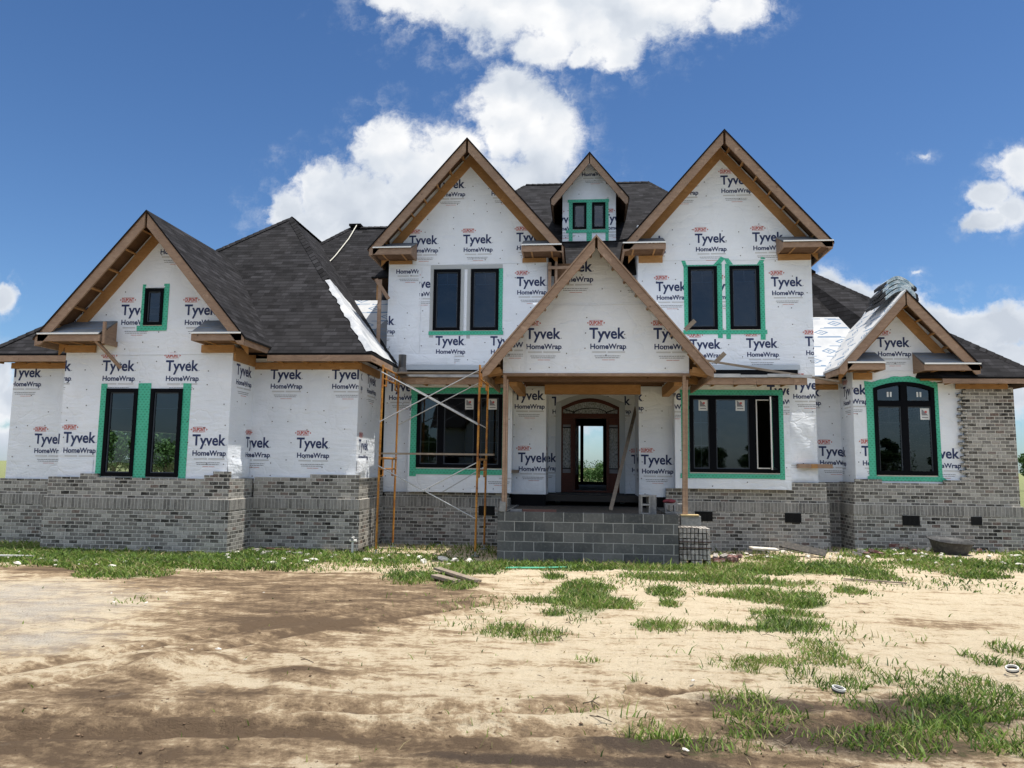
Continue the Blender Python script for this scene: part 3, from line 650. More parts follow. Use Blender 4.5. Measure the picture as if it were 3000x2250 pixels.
# recess and right wing
wall('wrap_wall', [(5.66, 1.45), (6.46, 1.45), (6.46, 4.4), (5.66, 4.4)], front(19.4), (), [(5.2, 3.82), (5.89, 2.32)], parent=H)
wall('wrap_wall', [(-19.4, 1.45), (-18.66, 1.45), (-18.66, 4.5), (-19.4, 4.5)], left(6.45), (), [(-19.15, 3.78), (-19.9, 2.3)], parent=H)
Rp = [(6.45, 1.6), (10.0, 1.6), (10.0, 4.0), (8.98, 4.55), (7.52, 6.05), (6.45, 4.95)]
wall('wrap_wall', Rp, front(18.5), [(6.92, 8.31, 1.86, 4.09)], [(6.01, 3.78), (6.6, 2.31), (8.05, 2.27), (7.05, 4.93)], parent=H)
# entry: wall with an arched opening
def entry_wall():
    B = MB(); Y = 20.2; M = front(Y); x0, x1, zb, zt = -.93, 1.38, 1.27, 4.35; cx, hw = .19, .8
    def arc(x): return 3.58 + .25 * math.cos((x - cx) / hw * math.pi / 2) if abs(x - cx) <= hw else zb
    B.rect(M, x0, cx - hw, zb, zt, -.15, 0, 'wrap'); B.rect(M, cx + hw, x1, zb, zt, -.15, 0, 'wrap')
    n = 16
    for i in range(n):
        a, b = cx - hw + 2 * hw * i / n, cx - hw + 2 * hw * (i + 1) / n
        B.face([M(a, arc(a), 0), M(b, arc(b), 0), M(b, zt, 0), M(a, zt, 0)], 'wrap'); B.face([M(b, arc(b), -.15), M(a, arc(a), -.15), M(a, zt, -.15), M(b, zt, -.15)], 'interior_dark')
        B.face([M(a, arc(a), -.15), M(b, arc(b), -.15), M(b, arc(b), 0), M(a, arc(a), 0)], 'wrap')
    hole = [(cx - hw - .12, cx + hw + .12, zb, 3.86)]
    poly = [(x0, zb), (x1, zb), (x1, zt), (x0, zt)]
    for q in ((-.85, 3.62), (.5, 3.64), (-1.47, 2.09), (1.28, 2.07)): stamp_into(B, M, q[0], q[1], poly, hole)
    o = B.build('wrap_wall', H)
    # grey flashing round the arch
    G = MB(); ir, orr = .0, .135
    for i in range(n):
        a, b = cx - hw + 2 * hw * i / n, cx - hw + 2 * hw * (i + 1) / n
        k = (hw + .13) / hw
        G.prism([(a, arc(a) - .01), (b, arc(b) - .01), (cx + (b - cx) * k, arc(b) + .11), (cx + (a - cx) * k, arc(a) + .11)], M, .004, .012, 'tape_grey')
    G.rect(M, cx - hw - .13, cx - hw + .01, 1.0, 3.69, .005, .016, 'flashing'); G.rect(M, cx + hw - .01, cx + hw + .13, 1.0, 3.69, .005, .016, 'flashing')
    G.build('flashing_tape', o)
    return arc, cx, hw
arc, dcx, dhw = entry_wall()
def front_door():
    Y = 20.22; M = front(Y); B = MB(); x0, x1 = dcx - dhw + .02, dcx + dhw - .02; zb = 1.29
    ins = lambda x, t_: arc(x) - t_
    n = 16; f = .09
    for i in range(n):     # arched head
        a, b = x0 + (x1 - x0) * i / n, x0 + (x1 - x0) * (i + 1) / n
        B.prism([(a, ins(a, .11)), (b, ins(b, .11)), (b, ins(b, .01)), (a, ins(a, .01))], M, -.12, 0, 'mahogany')
    B.rect(M, x0, x0 + .045, zb, 3.5, -.12, .002, 'mahogany'); B.rect(M, x1 - .045, x1, zb, 3.5, -.12, .002, 'mahogany')
    B.rect(M, x0 + .045, x1 - .045, 3.27, 3.4, -.12, .004, 'mahogany')
    B.rect(M, x0 + .045, x1 - .045, zb, zb + .05, -.12, .004, 'mahogany')
    for c in (-.30, .66): B.rect(M, c - .035, c + .035, zb + .05, 3.27, -.12, .006, 'mahogany')
    D = B.build('front_door', H)
    # white jamb strips
    for q0, q1 in ((x0 - .045, x0 - .002), (x1 + .002, x1 + .045)):
        G = MB(); G.rect(M, q0, q1, zb, 3.58, -.1, .03, 'white_vinyl'); G.build('jamb', D)
    # arched transom light with fan bars
    G = MB()
    for i in range(n):
        a, b = x0 + .05 + (x1 - x0 - .1) * i / n, x0 + .05 + (x1 - x0 - .1) * (i + 1) / n
        G.face([M(a, 3.4, -.05), M(b, 3.4, -.05), M(b, max(3.401, ins(b, .11)), -.05), M(a, max(3.401, ins(a, .11)), -.05)], 'rain_glass')
    G.build('transom_pane', D)
    G = MB(); pr = None
    for i in range(13):
        th = math.pi * i / 12; p = M(dcx - .45 * math.cos(th), 3.4 + .15 * math.sin(th), -.03)
        if pr: G.tube(pr, p, .011, 'black_frame', 6)
        pr = p
    for sx in (-1, 1): G.tube(M(dcx + sx * .42, 3.43, -.03), M(dcx + sx * .72, 3.53, -.03), .011, 'black_frame', 6)
    G.build('fan_bars', D)
    for c0, c1 in ((x0 + .045, -.335), (.695, x1 - .045)):   # side lights
        G = MB(); G.face([M(c0, 1.93, -.05), M(c1, 1.93, -.05), M(c1, 3.02, -.05), M(c0, 3.02, -.05)], 'rain_glass'); G.build('sidelight_pane', D)
        G = MB(); G.rect(M, c0, c1, zb + .05, 1.80, -.09, -.02, 'mahogany'); G.build('sidelight_panel', D); G = MB(); G.rect(M, c0, c1, 3.10, 3.27, -.09, -.02, 'mahogany'); G.build('sidelight_panel', D); G = MB(); G.rect(M, c0, c1, 1.80, 1.93, -.05, -.045, 'sticker_grey'); G.build('sidelight_pane', D); G = MB(); G.rect(M, c0, c1, 1.91, 1.935, -.085, -.015, 'black_frame'); G.build('came', D); G = MB(); G.rect(M, c0, c1, 3.01, 3.035, -.085, -.015, 'black_frame'); G.build('came', D); G = MB(); G.rect(M, c0, c1, 3.035, 3.10, -.05, -.045, 'sticker_grey'); G.build('sidelight_pane', D)
    # door leaf swung inwards
    G = MB(); ang = R(84); c, s = math.cos(ang), math.sin(ang)
    def Q(a, z, d_): return (-.262 + a * c - d_ * s * -1, Y + .13 + a * s + d_ * c * 0 , z)
    def leafbox(a0, a1, z0, z1, m_): G.hexa([(-.262 + a0 * c, Y + .13 + a0 * s, z0), (-.262 + a0 * c + .045, Y + .13 + a0 * s, z0), (-.262 + a1 * c + .045, Y + .13 + a1 * s, z0), (-.262 + a1 * c, Y + .13 + a1 * s, z0), (-.262 + a0 * c, Y + .13 + a0 * s, z1), (-.262 + a0 * c + .045, Y + .13 + a0 * s, z1), (-.262 + a1 * c + .045, Y + .13 + a1 * s, z1), (-.262 + a1 * c, Y + .13 + a1 * s, z1)], m_)
    leafbox(0, .12, 1.35, 3.26, 'mahogany'); leafbox(.78, .9, 1.35, 3.26, 'mahogany'); leafbox(.12, .78, 1.35, 1.75, 'mahogany'); leafbox(.12, .78, 3.1, 3.26, 'mahogany'); leafbox(.12, .78, 1.75, 3.1, 'rain_glass')
    G.build('door_leaf', D)
    # step and threshold
    G = MB(); G.box(-.72, 1.08, 19.75, 20.19, 1.2, 1.28, 'dark_concrete'); G.build('threshold', D)
front_door()
# foundation strip, black, under the wrap by the porch
for q in ((-1.76, -.93, 18.74, 18.95, .95, 1.268), (1.38, 2.22, 18.74, 18.95, .95, 1.248), (-.93, 1.38, 20.19, 20.35, .95, 1.19)):
    B = MB(); B.box(*q, 'black_wrap'); B.build('foundation_strip', H)

# ---- windows
M = front(15.6)
window(-9.83, -9.39, 5.0, 5.84, M, fw=.07, tapes=[T(-9.91, -9.83, 4.98, 5.93), T(-9.39, -9.27, 4.9, 5.95), T(-9.98, -9.27, 4.87, 4.985), T(-9.83, -9.37, 5.86, 5.89, 'wrap')], grid=[([], [.5])])
window(-10.58, -9.84, 1.63, 3.57, M, fw=.085, tapes=[T(-10.72, -10.58, 1.6, 3.68), T(-9.84, -9.54, 1.58, 3.69), T(-10.6, -9.9, 1.5, 1.605)], grid=[([], [.8])])
window(-9.54, -8.8, 1.63, 3.57, M, fw=.085, tapes=[T(-8.8, -8.62, 1.58, 3.69), T(-9.56, -8.86, 1.49, 1.6)], grid=[([], [.8])])
M = front(18.75)
window(*LW[0], M, tapes=[T(-3.98, -3.88, 5.25, 7.13, 'tape_grey'), T(-3.98, -2.08, 7.05, 7.16, 'tape_grey'), T(-3.18, -3.09, 5.3, 7.1, 'tape_grey'), T(-4.0, -2.05, 5.31, 5.415)], grid=[PRAIRIE])
window(*LW[1], M, tapes=[T(-3.0, -2.91, 5.22, 7.1, 'tape_grey'), T(-2.18, -2.07, 5.33, 7.06)], grid=[PRAIRIE])
window(*RW[0], M, tapes=[T(2.53, 2.63, 5.3, 7.06), T(3.35, 3.47, 5.2, 7.1), T(2.5, 4.55, 5.3, 5.405), T(2.53, 3.47, 7.045, 7.075), ('', '', '', '', 'tape', [(2.52, 7.04), (2.62, 7.04), (2.56, 7.22), (2.47, 7.20)]), ('', '', '', '', 'tape', [(3.26, 7.07), (3.42, 7.07), (3.56, 7.24), (3.46, 7.29)])], grid=[PRAIRIE])
window(*RW[1], M, tapes=[T(3.55, 3.66, 5.18, 7.1), T(4.39, 4.51, 5.16, 7.1), T(3.56, 4.5, 7.045, 7.075), ('', '', '', '', 'tape', [(3.6, 7.08), (3.75, 7.08), (3.64, 7.24), (3.53, 7.24)]), ('', '', '', '', 'tape', [(4.34, 7.08), (4.47, 7.08), (4.55, 7.23), (4.46, 7.27)])], grid=[PRAIRIE])
M = front(18.4)
SIDE = ([(.5, .0)], [.33, .66])
window(-4.16, -2.0, 1.9, 3.74, M, fw=.09, mull=(-3.55, -2.63), tapes=[T(-4.32, -4.16, 1.68, 3.9), T(-2.0, -1.9, 1.74, 3.9), T(-4.33, -1.88, 3.75, 3.905), T(-4.2, -1.86, 1.74, 1.87)], stickers=[(-2.95, 3.36), (-2.36, 3.36)], grid=[SIDE, None, SIDE])
window(2.57, 4.68, 1.87, 3.73, M, fw=.09, mull=(3.12, 4.06), tapes=[T(2.37, 2.56, 1.72, 3.86), T(4.68, 4.79, 1.72, 3.86), T(2.36, 4.79, 3.74, 3.87), T(2.34, 4.78, 1.73, 1.845)], stickers=[(2.80, 3.36), (3.68, 3.36)], grid=[SIDE, None, None], opened=2)
# the opened casement sash of the right bay: pale edged frame swung outwards
B = MB()
def sash(B, x, y0, y1, x2, z0, z1):
    p = lambda k, z: (x + (x2 - x) * k, y0 + (y1 - y0) * k, z)
    for a, b in (((0, z0), (1, z0)), ((0, z1), (1, z1)), ((0, z0), (0, z1)), ((1, z0), (1, z1))): B.beam(p(*a), p(*b), .05, .05, 'black_frame', up=(0, 0, 1) if a[1] == b[1] else (0, 1, 0))
    return p
p = sash(B, 4.59, 18.36, 17.86, 4.36, 1.97, 3.63)
for a, b in (((1, 1.95), (1, 3.65)),): B.beam(Vector(p(*a)) + Vector((-.0, -.03, 0)), Vector(p(*b)) + Vector((0, -.03, 0)), .03, .02, 'white_vinyl', up=(0, 1, 0))
o = B.build('casement_sash', H)
G = MB(); G.face([p(.03, 2.0), p(.97, 2.0), p(.97, 3.6), p(.03, 3.6)], 'glass'); G.build('pane', o)
B = MB(); M2 = front(18.4)
for a, b, c, dd in ((4.145, 4.17, 1.97, 3.63), (4.565, 4.585, 1.97, 3.63), (4.17, 4.565, 1.97, 1.995), (4.17, 4.565, 3.61, 3.63)): B.rect(M2, a, b, c, dd, -.03, .034, 'white_vinyl')
B.build('opening_liner', o)
# arched window of the right wing
def arch_window():
    M = front(18.5); B = MB(); a0, a1, z0, zs, zc = 6.92, 8.31, 1.86, 3.93, 4.08; cx = (a0 + a1) / 2; n = 14
    A = lambda x: zs + (zc - zs) * (1 - ((x - cx) / ((a1 - a0) / 2)) ** 2)
    fw = .09
    B.rect(M, a0, a0 + fw, z0, zs, -.08, .03, 'black_frame'); B.rect(M, a1 - fw, a1, z0, zs, -.08, .03, 'black_frame'); B.rect(M, a0 + fw, a1 - fw, z0, z0 + .1, -.08, .03, 'black_frame')
    for i in range(n):
        a, b = a0 + (a1 - a0) * i / n, a0 + (a1 - a0) * (i + 1) / n
        B.prism([(a, A(a) - .09), (b, A(b) - .09), (b, A(b)), (a, A(a))], M, -.081, .031, 'black_frame')
    B.rect(M, cx - .075, cx + .075, z0 + .1, 4.0, -.08, .027, 'black_frame'); B.rect(M, a0 + fw, a1 - fw, 3.49, 3.63, -.08, .024, 'black_frame')
    w = B.build('window', H)
    for c0, c1 in ((a0 + fw, cx - .075), (cx + .075, a1 - fw)):
        G = MB(); G.face([M(c0, z0 + .1, -.03), M(c1, z0 + .1, -.03), M(c1, 3.49, -.03), M(c0, 3.49, -.03)], 'glass'); G.build('pane', w)
        G = MB(); G.face([M(c0, 3.63, -.03), M(c1, 3.63, -.03), M(c1, A(c1) - .08, -.03), M(c0, A(c0) - .08, -.03)], 'glass'); G.build('pane', w)
        G = MB(); e = .022; G.rect(M, c0, c0 + e, z0 + .1, 3.49, -.028, -.006, 'muntin'); G.rect(M, c1 - e, c1, z0 + .1, 3.49, -.028, -.006, 'muntin'); G.rect(M, c0 + e, c1 - e, 3.468, 3.49, -.028, -.006, 'muntin')
        G.rect(M, c0 + e, c1 - e, 3.09, 3.106, -.036, -.031, 'muntin'); mx = (c0 + c1) / 2; G.rect(M, mx - .008, mx + .008, 3.106, 3.468, -.042, -.037, 'muntin'); G.build('sash', w)
        for k in (0, 1):
            G = MB(); x = mx - .03 + .07 * k; G.rect(M, x, x + .04, 3.72, 3.84, -.027, -.025, 'sticker_white'); G.build('sticker', w)
    G = MB(); a, z = 7.99, 3.18
    G.rect(M, a, a + .215, z, z + .27, -.027, -.025, 'sticker_white'); G.prism([(a + .03, z + .10), (a + .18, z + .10), (a + .05, z + .24), (a + .03, z + .24)], M, -.0245, -.0238, 'sticker_grey'); G.rect(M, a + .10, a + .15, z + .16, z + .21, -.0235, -.023, 'sticker_red'); G.rect(M, a + .035, a + .18, z + .04, z + .065, -.0245, -.024, 'sticker_grey'); G.build('sticker', w)
    G = MB(); G.rect(M, a0 + .02, a1 - .02, z0 - .025, z0 - .001, -.02, .014, 'white_vinyl'); G.build('sill_shim', w)
    G = MB(); m = 'tape'
    for i in range(n):
        a, b = a0 + (a1 - a0) * i / n, a0 + (a1 - a0) * (i + 1) / n
        G.prism([(a, A(a) + .002), (b, A(b) + .002), (b, A(b) + .135 + .012 * math.sin(i * 1.7 + 1)), (a, A(a) + .135 + .012 * math.sin(i * 1.7))], M, .010, .012, m)
    G.build('flashing_tape', w)
    for q in ([(a0 - .18, 3.72), (a0 - .002, 3.66), (a0 - .002, 4.07), (a0 - .2, 4.1)], [(a0 - .16, 1.63), (a0 - .0, 1.63), (a0 - .002, 3.7), (a0 - .17, 3.75)], [(a1 + .002, 1.8), (a1 + .1, 1.8), (a1 + .09, 4.06), (a1 + .002, 4.09)], [(a0 - .2, 1.72), (a1 + .26, 1.72), (a1 + .1, 1.83), (a0 - .2, 1.83)]):
        G = MB(); G.prism(q, M, .004 + random.random() * .004, .0095 + random.random() * .004, m); G.build('flashing_tape', w)
arch_window()

# ---- dormer
DY = 21.0
wall('dormer_wall', [(-.61, 8.42), (.93, 8.42), (.93, 9.9), (.17, 10.80), (-.61, 9.9)], front(DY), [(-.315, .085, 8.80, 9.59), (.245, .63, 8.80, 9.59)], [(-.07, 10.62, lambda i: i in (2, 3) or i > 6), (-.89, 9.0), (.57, 9.0)], parent=H)
for sx, MM in ((-.61, left), (.93, right)):
    wall('dormer_wall', [(21.1, 8.2), (23.6, 8.2), (23.6, 9.9), (21.1, 9.9)] if MM is right else [(-23.6, 8.2), (-21.1, 8.2), (-21.1, 9.9), (-23.6, 9.9)], MM(sx), (), (), parent=H, nails=False, front_m='black_wrap')
window(-.315, .085, 8.80, 9.59, front(DY), fw=.06, tapes=[T(-.42, -.315, 8.45, 9.66), T(.085, .245, 8.42, 9.66), T(-.46, .74, 9.6, 9.69), T(-.5, .73, 8.69, 8.785)], grid=[([], [.55])])
window(.245, .63, 8.80, 9.59, front(DY), fw=.06, tapes=[T(.63, .72, 8.45, 9.7)], grid=[([], [.55])])
B = MB(); B.prism([(-.95, 8.3), (1.25, 8.3), (1.3, 8.5), (.95, 8.42), (-.62, 8.42), (-.98, 8.52)], front(20.93), -.02, .02, 'felt'); B.build('dormer_flashing', H)
gable(.17, 1.09, 9.63, 10.96, 20.6, DY, 24.4, lookouts=3, nfr=False, rake_h=.17)
# ---- gables
gable(-9.56, 2.38, 4.66, 7.46, 15.0, 15.6, 19.35, lookouts=6)
gable(-2.98, 2.48, 7.48, 10.34, 18.1, 18.75, 23.6, lookouts=7)
gable(3.48, 2.50, 7.48, 10.36, 18.1, 18.75, 23.6, lookouts=7)
gable(.27, 2.37, 3.99, 6.82, 15.3, 15.9, 19.7, mt='membrane', lookouts=9, nfr=False, rake_h=.16, edge='lumber')
gable(7.53, 1.56, 4.42, 6.20, 17.9, 18.5, 21.0, mt='membrane', mt2='shingle', lookouts=5)
# ---- gable returns
gable_return(-11.88, -10.45, 15.0, 15.6, 4.545, 4.70, .40, -11.62, -10.9, 4.38)
gable_return(-8.36, -7.24, 15.0, 15.6, 4.545, 4.70, .40, -8.41, -7.66, 4.37, 1)
gable_return(-5.36, -4.36, 18.1, 18.75, 7.29, 7.46, .32, -5.08, -4.47, 7.2)
gable_return(-1.55, -.54, 18.1, 18.75, 7.31, 7.47, .32, -1.57, -.95, 7.2, 1)
gable_return(.97, 2.02, 18.1, 18.75, 7.33, 7.48, .32, 1.4, 2.0, 7.15)
gable_return(4.82, 6.0, 18.1, 18.75, 7.32, 7.46, .32, 4.85, 5.64, 7.17, 1)
gable_return(6.15, 7.0, 17.9, 18.5, 4.30, 4.46, .34, 6.47, 6.9, 4.13)
gable_return(7.86, 9.1, 17.9, 18.5, 4.28, 4.43, .36, 8.0, 8.75, 4.11, 1)
# temporary prop under the left return
# ---- hip roofs
GA = (-8.75, 21., 9.33); GB = (-8.75, 24.2, 9.33); e = 4.46
c1, c2, c3, c4 = (-14.2, 16.2, e), (-4.75, 16.2, e), (-4.75, 28.6, e), (-14.2, 28.6, e)
slab('hip_roof', [[c1, c2, GA], [c2, c3, GB, GA], [c3, c4, GB], [c4, c1, GA, GB]], 'shingle')
# hip cap shingles
B = MB()
def cap_row(B, p, q, w=.13, st=.2):
    p, q = Vector(p), Vector(q); d_ = (q - p); n = int(d_.length / st); dn = d_.normalized(); r = dn.cross(Vector((0, 0, 1))).normalized()
    for i in range(n):
        a = p + dn * (i * st); b = p + dn * ((i + 1.25) * st); ha, hb = .035, .02
        for s in (-1, 1):
            o = r * s * w + Vector((0, 0, -.095)); m_ = 'shingle'
            P = [a + Vector((0, 0, ha)), b + Vector((0, 0, hb)), b + o + Vector((0, 0, hb)), a + o + Vector((0, 0, ha))]
            k = random.random() * 7
            B.face(P if s > 0 else P[::-1], m_, [(k, k + .05), (k, k + .12), (k + .1, k + .12), (k + .1, k + .05)])
LH = lambda p, q, k: tuple(Vector(p).lerp(Vector(q), k))
cap_row(B, LH(c2, GA, .47), GA); cap_row(B, c1, GA); cap_row(B, GA, GB)
B.build('ridge_cap', H)
MBk = lambda pts, name, m, off: slab(name, [[(x, y, z + off) for x, y, z in pts]], m, th=.012, under=m)
# left part of the main roof behind the garage
slab('hip_roof', [[(-5.12, 18.2, 4.4), (-5.12, 23.7, 9.88), (-7.8, 23.7, 9.88), (-13.2, 18.2, 4.4)], [(-7.8, 23.7, 9.88), (-13.2, 29.2, 4.4), (-13.2, 18.2, 4.4)], [(-7.8, 23.7, 9.88), (-4.2, 23.7, 9.88), (-4.2, 29.2, 4.4), (-13.2, 29.2, 4.4)]], 'shingle')
B = MB(); cap_row(B, (-7.8, 23.7, 9.88), (-5.2, 23.7, 9.88)); cap_row(B, (-9.8, 21.67, 7.85), (-7.8, 23.7, 9.88)); B.build('ridge_cap', H)
slab('roof_membrane', [[(-5.1, 18.2, 4.42), (-5.1, 20.4, 6.62), (-6.9, 20.4, 6.62), (-5.0, 18.2, 4.42)]], 'membrane', th=.01)
B = MB(); B.build
slab('roof_underlay', [[(-5.1, 18.3, 4.54), (-5.1, 20.1, 6.34), (-5.75, 19.1, 5.34), (-5.55, 18.3, 4.54)]], 'grey_underlay', th=.008)  # grey-blue colour stands for underlay lying in shade
# torn white membrane over the hip of the garage roof (on its right slope), ragged edges
def torn():
    c = Vector(c2); g = Vector(GA); n = 26; rows = []
    def on_right(x, y):        # right slope surface
        return Vector((x, y, e + (-4.75 - x) * (GA[2] - e) / 4.0))
    B = MB()
    for i in range(n + 1):
        k = i / n * .455; h = c.lerp(g, k)
        wdt = (1 - i / n) ** .8 * 2.15 + .05
        jag = random.uniform(-.09, .06) * (1 if 0 < i < n else 0)
        l_ = h + Vector((-.12 + jag * .5, -.0, 0)); l_.z = e + (l_.y - 16.2) * (GA[2] - e) / 4.8 + .03
        rr = []
        for j in range(7):
            y = h.y + .01 + wdt * j / 6 + (random.uniform(-.06, .06) if j == 6 else 0)
            p_ = on_right(h.x, y); p_.z += .035 + .03 * random.random(); rr.append(p_)
        rows.append([l_, h + Vector((0, 0, .045))] + rr[1:])
    for a, b in zip(rows[:-1], rows[1:]):
        for j in range(len(a) - 1): B.face([a[j], a[j + 1], b[j + 1], b[j]], 'torn_membrane')
    o = B.build('roof_membrane', H, smooth=True); return o
torn()
slab('valley_felt', [[(-4.78, 18.15, e + .08), (-4.78, 18.7, e + .10), (-5.35, 18.95, e + .85), (-5.25, 18.5, e + .65)]], 'felt', th=.01)
# central roof between and behind the two big gables
cr = [(-5.7, 19.2, 7.0), (5.9, 19.2, 7.0), (2.24, 25.2, 11.82), (-2.02, 25.2, 11.82)]
slab('hip_roof', [cr, [(5.9, 19.2, 7.0), (5.9, 31.2, 7.0), (2.24, 25.2, 11.82)], [(5.9, 31.2, 7.), (-5.7, 31.2, 7.), (-2.02, 25.2, 11.82), (2.24, 25.2, 11.82)], [(-5.7, 31.2, 7.), (-5.7, 19.2, 7.), (-2.02, 25.2, 11.82)]], 'shingle')
B = MB(); cap_row(B, (-2.02, 25.2, 11.82), (2.24, 25.2, 11.82)); cap_row(B, (2.24, 25.2, 11.82), (3.6, 22.97, 10.03)); cap_row(B, (-3.3, 23.1, 10.13), (-2.02, 25.2, 11.82)); B.build('ridge_cap', H)
# right wing roof
C1 = (10.55, 18.0, 4.15); RA = (5.97, 23.28, 8.55)
slab('hip_roof', [[(5.6, 18.9, 4.25), (7.6, 18.9, 4.25), RA, (5.6, 23.28, 8.63)], [(7.6, 18.9, 4.25), (8.3, 18.0, 4.15), RA], [(8.3, 18.0, 4.15), C1, RA], [C1, (10.55, 29.5, 4.15), (5.97, 26, 8.55), RA], [(10.55, 29.5, 4.15), (5.6, 29.5, 4.15), (5.6, 26, 8.63), (5.97, 26, 8.55)]], 'shingle')
B = MB(); cap_row(B, C1, LH(C1, RA, .97)); B.build('ridge_cap', H)
slab('roof_membrane', [[(5.67, 18.9, 4.27), (6.55, 18.9, 4.27), (7.4, 20.75, 6.12), (5.67, 20.75, 6.12)]], 'membrane', th=.01)
# eaves: fascia, frieze
def eave(x0, x1, y, z0, z1, fy, fz0, fx0=None, fx1=None, th=.04):
    B = MB(); B.box(x0, x1, y, y + th, z0, z1, 'lumber'); B.build('fascia', H)
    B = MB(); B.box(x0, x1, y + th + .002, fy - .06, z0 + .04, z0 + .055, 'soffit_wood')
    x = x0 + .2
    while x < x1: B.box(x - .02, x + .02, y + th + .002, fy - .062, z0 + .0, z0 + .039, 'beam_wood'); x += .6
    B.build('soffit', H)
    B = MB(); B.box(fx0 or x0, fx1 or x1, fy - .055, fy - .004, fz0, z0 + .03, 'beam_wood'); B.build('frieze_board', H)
eave(-14.2, -11.95, 16.2, 4.27, 4.41, 16.7, 4.16, -13.8, -11.66)
eave(-7.18, -4.75, 16.2, 4.27, 4.41, 16.7, 4.14, -7.66, -5.1)
B = MB(); B.box(-4.79, -4.75, 16.245, 18.1, 4.27, 4.41, 'lumber'); B.build('fascia', H)
B = MB(); B.box(-5.165, -5.115, 16.72, 18.3, 4.12, 4.3, 'beam_wood'); B.build('frieze_board', H)
B = MB(); B.box(-7.695, -7.645, 15.62, 16.64, 4.2, 4.5, 'beam_wood'); B.box(-7.60, -7.22, 15.7, 16.9, 4.47, 4.5, 'soffit_wood'); B.build('frieze_board', H)
eave(8.3, 10.55, 18.0, 3.99, 4.115, 18.4, 3.9, 8.75, 9.9)
B = MB(); B.box(10.5, 10.54, 18.045, 29, 3.99, 4.11, 'lumber'); B.build('fascia', H)
eave(5.7, 6.35, 18.9, 4.08, 4.2, 19.4, 3.98, 5.7, 6.4)
B = MB(); B.box(5.96, 6.0, 17.96, 19, 4.2, 4.36, 'lumber'); B.build('fascia', H)
# shed roofs over the window bays
def pent(x0, x1, fx0, fx1):
    B = MB(); B.hexa([(x0, 17.78, 4.10), (x1, 17.78, 4.10), (x1, 18.75, 4.2), (x0, 18.75, 4.2), (x0, 17.78, 4.125), (x1, 17.78, 4.125), (x1, 18.75, 4.24), (x0, 18.75, 4.24)], 'torn_membrane')
    q = x0
    while q < x1 - .02:
        w_ = min(random.uniform(.4, .9), x1 - q); B.box(q, q + w_ - .003, 17.745, 17.779, 4.094 + random.uniform(-.004, .012), 4.15 + random.uniform(0, .03), 'torn_membrane'); q += w_
    o = B.build('pent_roof', H)
    B = MB(); x = fx0
    while x < fx1 - .01:
        q = min(fx1, x + random.uniform(.5, 1.1)); B.box(x, q - .004, 17.8 + random.uniform(-.006, .006), 17.85, 3.93 + random.uniform(-.008, .008), 4.09, 'lumber'); x = q
    B.build('fascia', o)
    B = MB(); B.box(fx0, fx1, 17.86, 18.39, 3.985, 4.0, 'soffit_wood')
    x = fx0 + .15
    while x < fx1: B.box(x - .02, x + .02, 17.86, 18.38, 3.94, 3.984, 'beam_wood'); x += .55
    B.build('soffit', o)
    B = MB(); B.box(fx0 - .1, fx1 + .05, 18.72, 18.746, 4.2, 4.42, 'felt'); B.build('flashing_strip', o)
    B = MB(); B.box(fx0 - .12, fx1 + .1, 18.7, 18.719, 4.40, 4.52, 'flashing'); B.build('flashing', o)
    return o
pent(-4.62, -1.72, -4.62, -1.72); pent(2.3, 5.3, 2.4, 5.2)
# ---- porch gable wall, header beam, side framing
wall('wrap_wall', [(-1.73, 3.96), (2.23, 3.96), (2.23, 4.43), (.27, 6.72), (-1.73, 4.38)], front(15.9), (), [(-.57, 6.19), (.84, 6.14), (-1.25, 4.71), (.13, 4.71), (1.49, 4.7), (-1.88, 4.75, None, (-9, -1.3))], th=.1, parent=H)
B = MB(); B.box(-1.74, 2.25, 15.88, 16.05, 3.90, 3.955, 'lumber'); B.build('porch_beam', H)
B = MB(); B.box(-1.74, 2.25, 16.07, 16.2, 3.80, 3.95, 'soffit_wood'); B.build('porch_beam', H)
for q in (-1.62, 1.95):
    B = MB(); B.box(q, q + .17, 16.21, 18.7, 3.72, 3.95, 'beam_wood'); B.build('porch_beam', H)
B = MB(); B.box(-.95, 1.4, 18.3, 18.5, 3.75, 4.15, 'beam_wood'); B.build('porch_beam', H)
B = MB()
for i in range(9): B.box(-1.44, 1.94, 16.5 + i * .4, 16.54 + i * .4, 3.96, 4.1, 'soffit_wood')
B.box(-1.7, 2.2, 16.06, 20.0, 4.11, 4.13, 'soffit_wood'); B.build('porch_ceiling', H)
for s, xw, xe in ((-1, -1.74, -2.1), (1, 2.24, 2.64)):     # eave framing triangles of the porch roof
    for y in (15.5, 15.86, 17.2):
        B = MB(); B.beam((xw, y, 4.40), (xe, y, 3.92), .05, .14, 'beam_wood'); B.beam((xw, y + .02, 3.98), (xe + s * -.05, y + .02, 3.92), .05, .12, 'beam_wood')
        B.build('eave_framing', H)
